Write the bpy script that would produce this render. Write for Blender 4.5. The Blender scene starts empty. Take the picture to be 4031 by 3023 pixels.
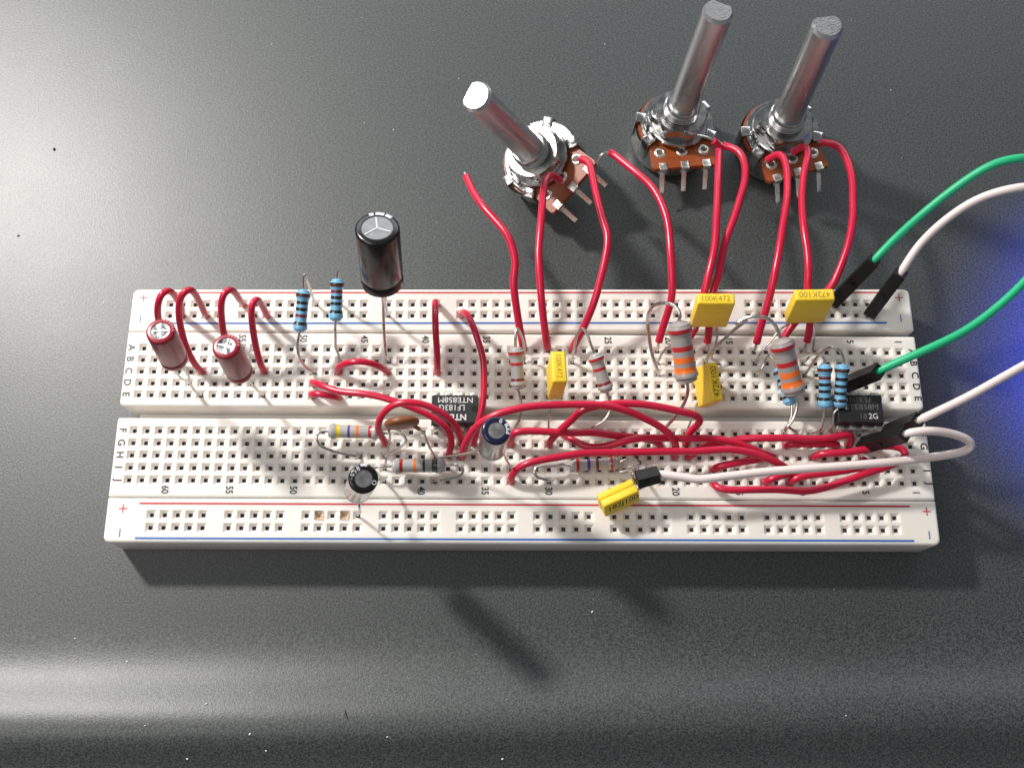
# Breadboard audio circuit on a dark grained desk top.
# All shapes are written in millimetres in the breadboard's frame (x along the columns,
# y across the rows, z = 0 at the floor of the hole pockets); 1 Blender unit = 1 cm.
import bpy, math, random
from mathutils import Vector, Matrix
random.seed(7)
scene = bpy.context.scene
scene.unit_settings.system = 'METRIC'
scene.unit_settings.scale_length = 0.01
DESK = -9.2                                   # desk top in board millimetres
def W(p): return Vector((p[0], p[1], p[2] - DESK)) * 0.1

# ------------------------------------------------------------------ camera
cam = bpy.data.cameras.new('camera')
cam.sensor_width = 36.0
cam.sensor_fit = 'HORIZONTAL'
cam.lens = 36.0 * 4200.0 / 4031.0
cam.clip_start, cam.clip_end = 0.1, 2000.0
cam_ob = bpy.data.objects.new('camera', cam)
scene.collection.objects.link(cam_ob)
CR = Matrix(((0.99990037, -0.00546399, -0.01301498),
             (0.00110984, 0.94961839, -0.31340658),
             (0.01407171, 0.31336091, 0.94952985)))
cam_ob.matrix_world = Matrix.Translation(W((-5.2498, -62.3722, 209.1632))) @ CR.to_4x4()
cam.dof.use_dof = True
cam.dof.focus_distance = 21.3
cam.dof.aperture_fstop = 0.42
scene.camera = cam_ob

# ------------------------------------------------------------------ light
world = bpy.data.worlds.new('World')
scene.world = world
world.use_nodes = True
bg = world.node_tree.nodes['Background']
bg.inputs['Color'].default_value = (0.92, 0.96, 1.0, 1)
bg.inputs['Strength'].default_value = 0.20

def area_lamp(name, pos, aim, power, size, colour, shape='DISK'):
    l = bpy.data.lights.new(name, 'AREA')
    l.shape, l.size, l.energy, l.color = shape, size, power, colour
    o = bpy.data.objects.new(name, l)
    scene.collection.objects.link(o)
    o.location = W(pos)
    o.rotation_euler = (W(aim) - W(pos)).to_track_quat('-Z', 'Y').to_euler()
    return o
KEY = Vector((-0.862, 0.702, 1.0)).normalized() * 460
area_lamp('desk_lamp', KEY + Vector((-10, 0, 0)), (-10, 0, 0), 26500, 4.4, (1.0, 0.965, 0.92))
area_lamp('fill_light', (-620, -260, 1000), (0, 0, 0), 36000, 60, (1.0, 0.97, 0.93))  # unseen fill lamp, added high on the left to lighten the shadows
back = area_lamp('strip_light', (60, 950, 440), (0, -20, 0), 58000, 160, (0.93, 0.98, 1.0), 'RECTANGLE')
back.data.size_y = 34
blue = bpy.data.lights.new('blue_led', 'SPOT')
blue.energy, blue.color = 230000, (0.035, 0.07, 1.0)
blue.spot_size, blue.spot_blend, blue.shadow_soft_size = math.radians(25), 0.8, 0.8
bo = bpy.data.objects.new('blue_led', blue)
scene.collection.objects.link(bo)
bo.location = W((330, 60, 190))
bo.rotation_euler = (W((175, 24, DESK)) - bo.location).to_track_quat('-Z', 'Y').to_euler()

vs = scene.view_settings
vs.view_transform, vs.look = 'Standard', 'None'
vs.exposure, vs.gamma = 0.0, 1.0
vs.use_curve_mapping = False
scene.cycles.max_bounces = 8
scene.cycles.use_denoising = True

# ------------------------------------------------------------------ materials
def srgb(r, g, b):
    f = lambda c: (c / 255 / 12.92) if c <= 10 else ((c / 255 + 0.055) / 1.055) ** 2.4
    return (f(r), f(g), f(b), 1)
def mat(name, col, rough=0.5, metal=0.0, spec=0.5, coat=0.0, vary=0.0, vscale=20.0, bump=0.0, bscale=40.0,
        sss=0.0, rvary=0.0, emit=None, bdist=0.02):
    m = bpy.data.materials.new(name)
    m.use_nodes = True
    nt = m.node_tree
    b = nt.nodes['Principled BSDF']
    b.inputs['Base Color'].default_value = col
    b.inputs['Roughness'].default_value = rough
    b.inputs['Metallic'].default_value = metal
    b.inputs['Specular IOR Level'].default_value = spec
    b.inputs['Coat Weight'].default_value = coat
    b.inputs['Coat Roughness'].default_value = 0.20
    if sss:
        b.inputs['Subsurface Weight'].default_value = sss
        b.inputs['Subsurface Radius'].default_value = (1.0, 0.85, 0.7)
        b.inputs['Subsurface Scale'].default_value = 0.13
    tc = nt.nodes.new('ShaderNodeTexCoord')
    if vary or rvary:
        n = nt.nodes.new('ShaderNodeTexNoise')
        n.inputs['Scale'].default_value = vscale
        n.inputs['Detail'].default_value = 2
        nt.links.new(tc.outputs['Object'], n.inputs['Vector'])
        if vary:
            mx = nt.nodes.new('ShaderNodeMix'); mx.data_type = 'RGBA'
            mx.inputs[6].default_value = tuple(c * (1 - vary) for c in col[:3]) + (1,)
            mx.inputs[7].default_value = tuple(min(1, c * (1 + vary)) for c in col[:3]) + (1,)
            nt.links.new(n.outputs['Fac'], mx.inputs[0])
            nt.links.new(mx.outputs[2], b.inputs['Base Color'])
        if rvary:
            mr = nt.nodes.new('ShaderNodeMapRange')
            mr.inputs[1].default_value, mr.inputs[2].default_value = 0.3, 0.7
            mr.inputs[3].default_value, mr.inputs[4].default_value = max(0, rough - rvary), rough + rvary
            nt.links.new(n.outputs['Fac'], mr.inputs[0])
            nt.links.new(mr.outputs[0], b.inputs['Roughness'])
    if bump:
        n2 = nt.nodes.new('ShaderNodeTexNoise')
        n2.inputs['Scale'].default_value = bscale
        n2.inputs['Detail'].default_value = 2
        nt.links.new(tc.outputs['Object'], n2.inputs['Vector'])
        bp = nt.nodes.new('ShaderNodeBump')
        bp.inputs['Strength'].default_value = bump
        bp.inputs['Distance'].default_value = bdist
        nt.links.new(n2.outputs['Fac'], bp.inputs['Height'])
        nt.links.new(bp.outputs[0], b.inputs['Normal'])
    return m

M = {}
M['abs'] = mat('white_abs', (0.81, 0.768, 0.715, 1), 0.40, spec=0.5, sss=0.85, vary=0.045, vscale=1.3, bump=0.06, bscale=60, rvary=0.08)
M['abs_dirty'] = mat('scorched_abs', (0.56, 0.40, 0.26, 1), 0.5, vary=0.55, vscale=22, bump=0.6, bscale=30)
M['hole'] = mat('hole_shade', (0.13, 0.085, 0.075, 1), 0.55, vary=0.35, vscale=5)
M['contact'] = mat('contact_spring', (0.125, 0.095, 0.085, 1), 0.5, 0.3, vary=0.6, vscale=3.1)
M['ink_red'] = mat('ink_red', (0.50, 0.028, 0.045, 1), 0.5)
M['ink_blue'] = mat('ink_blue', (0.035, 0.13, 0.42, 1), 0.5)
M['ink_black'] = mat('ink_black', (0.025, 0.022, 0.025, 1), 0.5)
M['red_pvc'] = mat('red_pvc', (0.53, 0.010, 0.046, 1), 0.28, spec=0.5, vary=0.06, vscale=1.2)
M['green_pvc'] = mat('green_pvc', (0.012, 0.43, 0.19, 1), 0.42, vary=0.06, vscale=1.2)
M['white_pvc'] = mat('white_pvc', (0.78, 0.66, 0.64, 1), 0.45, vary=0.04, vscale=1.2)
M['tin'] = mat('tinned_lead', (0.56, 0.53, 0.50, 1), 0.30, 1.0, rvary=0.1, vscale=14)
M['tin_light'] = mat('pin_tin', (0.85, 0.82, 0.76, 1), 0.34, 1.0, rvary=0.1, vscale=14)
M['nickel'] = mat('nickel_plate', (0.47, 0.465, 0.46, 1), 0.22, 1.0, rvary=0.08, vscale=5, bump=0.06, bscale=5, vary=0.15)
M['alu'] = mat('aluminium', (0.60, 0.60, 0.605, 1), 0.36, 1.0, rvary=0.08, vscale=10, bump=0.03, bscale=60)
M['alu_can'] = mat('can_top', (0.25, 0.25, 0.258, 1), 0.40, 0.7, vary=0.35, vscale=7, rvary=0.12, bump=0.3, bscale=9)
M['zinc'] = mat('zinc_can', (0.66, 0.66, 0.65, 1), 0.34, 1.0, rvary=0.1, vscale=6, vary=0.1, bump=0.06, bscale=12)
M['cut_face'] = mat('cut_face', (0.33, 0.33, 0.335, 1), 0.5, 0.9, rvary=0.12, vscale=16, vary=0.3, bump=0.5, bscale=22)
M['wafer'] = mat('phenolic', (0.27, 0.062, 0.016, 1), 0.30, vary=0.25, vscale=9, bump=0.1, bscale=40)
M['black_case'] = mat('ic_epoxy', (0.011, 0.011, 0.012, 1), 0.5, vary=0.3, vscale=40, bump=0.25, bscale=60)
M['black_plastic'] = mat('black_housing', (0.007, 0.007, 0.0075, 1), 0.42, spec=0.35, vary=0.3, vscale=12, rvary=0.1, bump=0.1, bscale=30)
M['ic_ink'] = mat('ic_ink', (0.62, 0.62, 0.62, 1), 0.6)
M['ic_ink_faint'] = mat('ic_ink_faint', (0.12, 0.12, 0.12, 1), 0.6, vary=0.9, vscale=3)
M['yellow'] = mat('yellow_box', (0.86, 0.58, 0.030, 1), 0.46, vary=0.08, vscale=10, bump=0.12, bscale=45, rvary=0.08)
M['stamp'] = mat('stamp_ink', (0.24, 0.15, 0.02, 1), 0.6)
M['stamp_dark'] = mat('stamp_ink_dark', (0.035, 0.028, 0.012, 1), 0.6)
M['r_blue'] = mat('resistor_blue', (0.17, 0.44, 0.66, 1), 0.30, coat=0.4, vary=0.1, vscale=14, bump=0.06, bscale=30)
M['r_grey'] = mat('resistor_grey', (0.335, 0.295, 0.285, 1), 0.34, coat=0.3, vary=0.06, vscale=14, bump=0.08, bscale=30)
M['r_grey_light'] = mat('resistor_light_grey', (0.39, 0.375, 0.365, 1), 0.32, coat=0.4, vary=0.06, vscale=14, bump=0.08, bscale=30)
for n, c in dict(black=(0.012, 0.010, 0.010), brown=(0.075, 0.022, 0.012), red=(0.45, 0.018, 0.022), orange=(0.85, 0.17, 0.02),
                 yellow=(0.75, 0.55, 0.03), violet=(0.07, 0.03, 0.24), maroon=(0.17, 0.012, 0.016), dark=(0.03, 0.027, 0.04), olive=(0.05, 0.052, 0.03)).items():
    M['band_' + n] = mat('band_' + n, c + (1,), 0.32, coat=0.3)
M['sleeve_red'] = mat('sleeve_red', (0.27, 0.007, 0.022, 1), 0.33, coat=0.15, vary=0.1, vscale=6, bump=0.05, bscale=8)
M['sleeve_black'] = mat('sleeve_black', (0.006, 0.0055, 0.006, 1), 0.24, coat=0.12, bump=0.05, bscale=6)
M['sleeve_navy'] = mat('sleeve_navy', (0.006, 0.008, 0.036, 1), 0.2, coat=0.3, bump=0.05, bscale=6)
M['sleeve_silver'] = mat('sleeve_silver', (0.15, 0.14, 0.145, 1), 0.18, 0.5, coat=0.3, bump=0.08, bscale=4, vary=0.5, vscale=4)
M['stripe'] = mat('stripe_grey', (0.55, 0.55, 0.60, 1), 0.3, coat=0.5)
M['stripe_red'] = mat('stripe_red', (0.55, 0.18, 0.20, 1), 0.3, coat=0.5)
M['ceramic'] = mat('ceramic_brown', (0.21, 0.068, 0.018, 1), 0.40, vary=0.25, vscale=9, bump=0.12, bscale=20)
M['rubber'] = mat('rubber_bung', (0.02, 0.018, 0.018, 1), 0.6)
M['lint_white'] = mat('lint_white', (0.8, 0.8, 0.78, 1), 0.8)
M['lint_dark'] = mat('lint_dark', (0.02, 0.02, 0.02, 1), 0.8)

def desk_material():
    m = bpy.data.materials.new('grained_desk')
    m.use_nodes = True
    nt = m.node_tree
    b = nt.nodes['Principled BSDF']
    tc = nt.nodes.new('ShaderNodeTexCoord')
    def noise(scale, detail, rough=0.5):
        n = nt.nodes.new('ShaderNodeTexNoise')
        n.inputs['Scale'].default_value, n.inputs['Detail'].default_value = scale, detail
        n.inputs['Roughness'].default_value = rough
        nt.links.new(tc.outputs['Object'], n.inputs['Vector'])
        return n
    big, fine = noise(0.55, 3), noise(25, 2, 0.8)
    cr = nt.nodes.new('ShaderNodeValToRGB')
    cr.color_ramp.elements[0].position, cr.color_ramp.elements[0].color = 0.38, (0.012, 0.0155, 0.0165, 1)
    cr.color_ramp.elements[1].position, cr.color_ramp.elements[1].color = 0.64, (0.078, 0.086, 0.085, 1)
    nt.links.new(fine.outputs['Fac'], cr.inputs[0])
    nt.links.new(cr.outputs[0], b.inputs['Base Color'])
    mr = nt.nodes.new('ShaderNodeMapRange')
    mr.inputs[1].default_value, mr.inputs[2].default_value = 0.3, 0.7
    mr.inputs[3].default_value, mr.inputs[4].default_value = 0.46, 0.50
    nt.links.new(big.outputs['Fac'], mr.inputs[0])
    nt.links.new(mr.outputs[0], b.inputs['Roughness'])
    b.inputs['Specular IOR Level'].default_value = 0.34
    b.inputs['IOR'].default_value = 1.56
    bp = nt.nodes.new('ShaderNodeBump')
    bp.inputs['Strength'].default_value, bp.inputs['Distance'].default_value = 0.5, 0.012
    nt.links.new(fine.outputs['Fac'], bp.inputs['Height'])
    nt.links.new(bp.outputs[0], b.inputs['Normal'])
    bp2 = nt.nodes.new('ShaderNodeBump')                # thin satin lacquer over the grain
    bp2.inputs['Strength'].default_value, bp2.inputs['Distance'].default_value = 0.25, 0.012
    nt.links.new(fine.outputs['Fac'], bp2.inputs['Height'])
    nt.links.new(bp2.outputs[0], b.inputs['Coat Normal'])
    b.inputs['Coat Weight'].default_value = 0.6
    b.inputs['Coat Roughness'].default_value = 0.42
    b.inputs['Coat IOR'].default_value = 1.55
    return m
M['desk'] = desk_material()

# ------------------------------------------------------------------ helpers
COL = scene.collection
OFF = {}
class MB:
    """collects faces (millimetres, board frame) for one mesh"""
    def __init__(s): s.v, s.f, s.mi = [], [], []
    def face(s, pts, m=0):
        i = len(s.v); s.v += [tuple(p) for p in pts]; s.f.append(tuple(range(i, i + len(pts)))); s.mi.append(m)
    def grid(s, rings, m=0, closed=True, cap0=False, cap1=False):
        base = len(s.v); n = len(rings[0])
        for r in rings: s.v += [tuple(p) for p in r]
        for i in range(len(rings) - 1):
            for j in range(n if closed else n - 1):
                a, b2 = base + i * n + j, base + i * n + (j + 1) % n
                s.f.append((a, b2, b2 + n, a + n)); s.mi.append(m)
        if cap0: s.f.append(tuple(base + j for j in range(n))[::-1]); s.mi.append(m)
        if cap1: s.f.append(tuple(base + (len(rings) - 1) * n + j for j in range(n))); s.mi.append(m)
    def box(s, lo, hi, m=0, mtx=None, bev=0.0):
        x0, y0, z0 = lo; x1, y1, z1 = hi
        if bev <= 0:
            c = [Vector(p) for p in ((x0,y0,z0),(x1,y0,z0),(x1,y1,z0),(x0,y1,z0),(x0,y0,z1),(x1,y0,z1),(x1,y1,z1),(x0,y1,z1))]
            if mtx: c = [mtx @ p for p in c]
            i = len(s.v); s.v += [tuple(p) for p in c]
            for f in ((3,2,1,0),(4,5,6,7),(0,1,5,4),(1,2,6,5),(2,3,7,6),(3,0,4,7)):
                s.f.append(tuple(i + k for k in f)); s.mi.append(m)
            return
        b = bev
        def ring(z, ins, r):
            out = []
            for cx, cy, a0 in ((x1-ins-r, y1-ins-r, 0), (x0+ins+r, y1-ins-r, 90), (x0+ins+r, y0+ins+r, 180), (x1-ins-r, y0+ins+r, 270)):
                for k in range(4):
                    a = math.radians(a0 + k * 30); out.append(Vector((cx + r*math.cos(a), cy + r*math.sin(a), z)))
            return out
        rr = [ring(z0, b, b*0.4), ring(z0 + b*0.3, b*0.3, b*0.8), ring(z0 + b, 0, b), ring(z1 - b, 0, b), ring(z1 - b*0.3, b*0.3, b*0.8), ring(z1, b, b*0.4)]
        if mtx: rr = [[mtx @ p for p in r] for r in rr]
        s.grid(rr, m, True, True, True)
def obj(name, mb, mats, parent=None, base=None, smooth=35):
    if not isinstance(mats, (list, tuple)): mats = [mats]
    off = OFF[parent.name] if parent else W(base if base else (0, 0, DESK))
    me = bpy.data.meshes.new(name)
    me.from_pydata([tuple(W(p) - off) for p in mb.v], [], mb.f)
    for k in mats: me.materials.append(M[k])
    me.polygons.foreach_set('material_index', mb.mi)
    if smooth:
        me.polygons.foreach_set('use_smooth', [True] * len(me.polygons))
        me.set_sharp_from_angle(angle=math.radians(smooth))
    me.update()
    o = bpy.data.objects.new(name, me)
    COL.objects.link(o)
    if parent: o.parent = parent
    else: o.location = off
    OFF[o.name] = off
    return o
def thing(name, label, cat, base, group=None):
    o = bpy.data.objects.new(name, None)
    COL.objects.link(o)
    o.empty_display_size = 0.3
    o.location = W(base)
    OFF[o.name] = W(base)
    o['label'], o['category'] = label, cat
    if group: o['group'] = group
    return o
def smooth_path(pts, step=0.45, relax=0):
    P = [Vector(p) for p in pts]
    Q = [P[0] * 2 - P[1]] + P + [P[-1] * 2 - P[-2]]
    out = []
    for i in range(1, len(Q) - 2):
        p0, p1, p2, p3 = Q[i-1:i+3]
        d = lambda a, b: max((a - b).length, 1e-4) ** 0.5
        t0 = 0; t1 = t0 + d(p0, p1); t2 = t1 + d(p1, p2); t3 = t2 + d(p2, p3)
        n = max(2, int((p2 - p1).length / step))
        for k in range(n):
            t = t1 + (t2 - t1) * k / n
            A1 = p0*((t1-t)/(t1-t0)) + p1*((t-t0)/(t1-t0)); A2 = p1*((t2-t)/(t2-t1)) + p2*((t-t1)/(t2-t1)); A3 = p2*((t3-t)/(t3-t2)) + p3*((t-t2)/(t3-t2))
            B1 = A1*((t2-t)/(t2-t0)) + A2*((t-t0)/(t2-t0)); B2 = A2*((t3-t)/(t3-t1)) + A3*((t-t1)/(t3-t1))
            out.append(B1*((t2-t)/(t2-t1)) + B2*((t-t1)/(t2-t1)))
    out.append(P[-1])
    for _ in range(relax):                              # even out small wobbles
        out = [out[0]] + [out[i]*.5 + (out[i-1] + out[i+1])*.25 for i in range(1, len(out) - 1)] + [out[-1]]
    return out
def cut(path, s0, s1):
    """part of a polyline between arc lengths s0 and s1"""
    out, s = [], 0.0
    for a, b in zip(path, path[1:]):
        l = (b - a).length
        if l < 1e-6: continue
        if s + l >= s0 and s <= s1:
            if not out: out.append(a.lerp(b, max(0, (s0 - s) / l)))
            out.append(a.lerp(b, min(1, (s1 - s) / l)))
        s += l
    return out
def length(path): return sum((b - a).length for a, b in zip(path, path[1:]))
def tube(mb, path, r, n=10, m=0, r_end=None, dome=True):
    path = [p for i, p in enumerate(path) if i == 0 or (p - path[i-1]).length > 1e-3]
    T = []
    for i in range(len(path)):
        a, b = path[max(0, i-1)], path[min(len(path)-1, i+1)]
        T.append((b - a).normalized())
    u = T[0].orthogonal().normalized()
    rings = []
    def ring(c, u, t, r):
        w = t.cross(u)
        return [c + (u * math.cos(2*math.pi*k/n) + w * math.sin(2*math.pi*k/n)) * r for k in range(n)]
    us = []
    for i, t in enumerate(T):
        u = (u - t * u.dot(t))
        u = u.normalized() if u.length > 1e-6 else t.orthogonal().normalized()
        us.append(u)
    if dome: rings.append(ring(path[0] - T[0] * 0.08 * r, us[0], T[0], r * 0.86))
    for c, u, t in zip(path, us, T): rings.append(ring(c, u, t, r))
    if dome: rings.append(ring(path[-1] + T[-1] * 0.08 * r, us[-1], T[-1], r * 0.86))
    mb.grid(rings, m, True, True, True)
def frame(a, b, hint=Vector((0, 0, 1))):
    """matrix with local z from a towards b, x as close as possible to hint"""
    z = (Vector(b) - Vector(a)).normalized()
    x = Vector(hint) - z * z.dot(Vector(hint))
    x = x.normalized() if x.length > 1e-4 else z.orthogonal().normalized()
    y = z.cross(x)
    m = Matrix((x, y, z)).transposed().to_4x4()
    m.translation = Vector(a)
    return m
def lathe(mb, mtx, prof, n=28, m=0, a0=0.0, a1=2*math.pi, cap0=False, cap1=False):
    full = abs(a1 - a0 - 2*math.pi) < 1e-6
    k = n if full else n + 1
    rings = [[mtx @ Vector((r*math.cos(a0+(a1-a0)*i/n), r*math.sin(a0+(a1-a0)*i/n), h)) for i in range(k)] for r, h in prof]
    mb.grid(rings, m, full, cap0, cap1)
_txt = {}
def text_mesh(body, bold=0.0):
    if (body, bold) not in _txt:
        c = bpy.data.curves.new('t', 'FONT')
        c.body, c.size, c.align_x, c.align_y, c.offset = body, 1.0, 'CENTER', 'CENTER', bold
        c.resolution_u = 4
        o = bpy.data.objects.new('t', c)
        me = bpy.data.meshes.new_from_object(o)
        _txt[(body, bold)] = ([v.co.copy() for v in me.vertices], [tuple(p.vertices) for p in me.polygons])
        bpy.data.objects.remove(o); bpy.data.curves.remove(c); bpy.data.meshes.remove(me)
    return _txt[(body, bold)]
def text(mb, body, centre, xd, yd, size, m=0, bold=0.0, sx=1.0):
    vs_, fs = text_mesh(body, bold)
    cx = (min(v.x for v in vs_) + max(v.x for v in vs_)) / 2
    cy = (min(v.y for v in vs_) + max(v.y for v in vs_)) / 2
    xd, yd, c = Vector(xd).normalized(), Vector(yd).normalized(), Vector(centre)
    i = len(mb.v)
    mb.v += [tuple(c + xd*(v.x-cx)*size*sx + yd*(v.y-cy)*size) for v in vs_]
    for f in fs: mb.f.append(tuple(i + k for k in f)); mb.mi.append(m)

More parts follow.
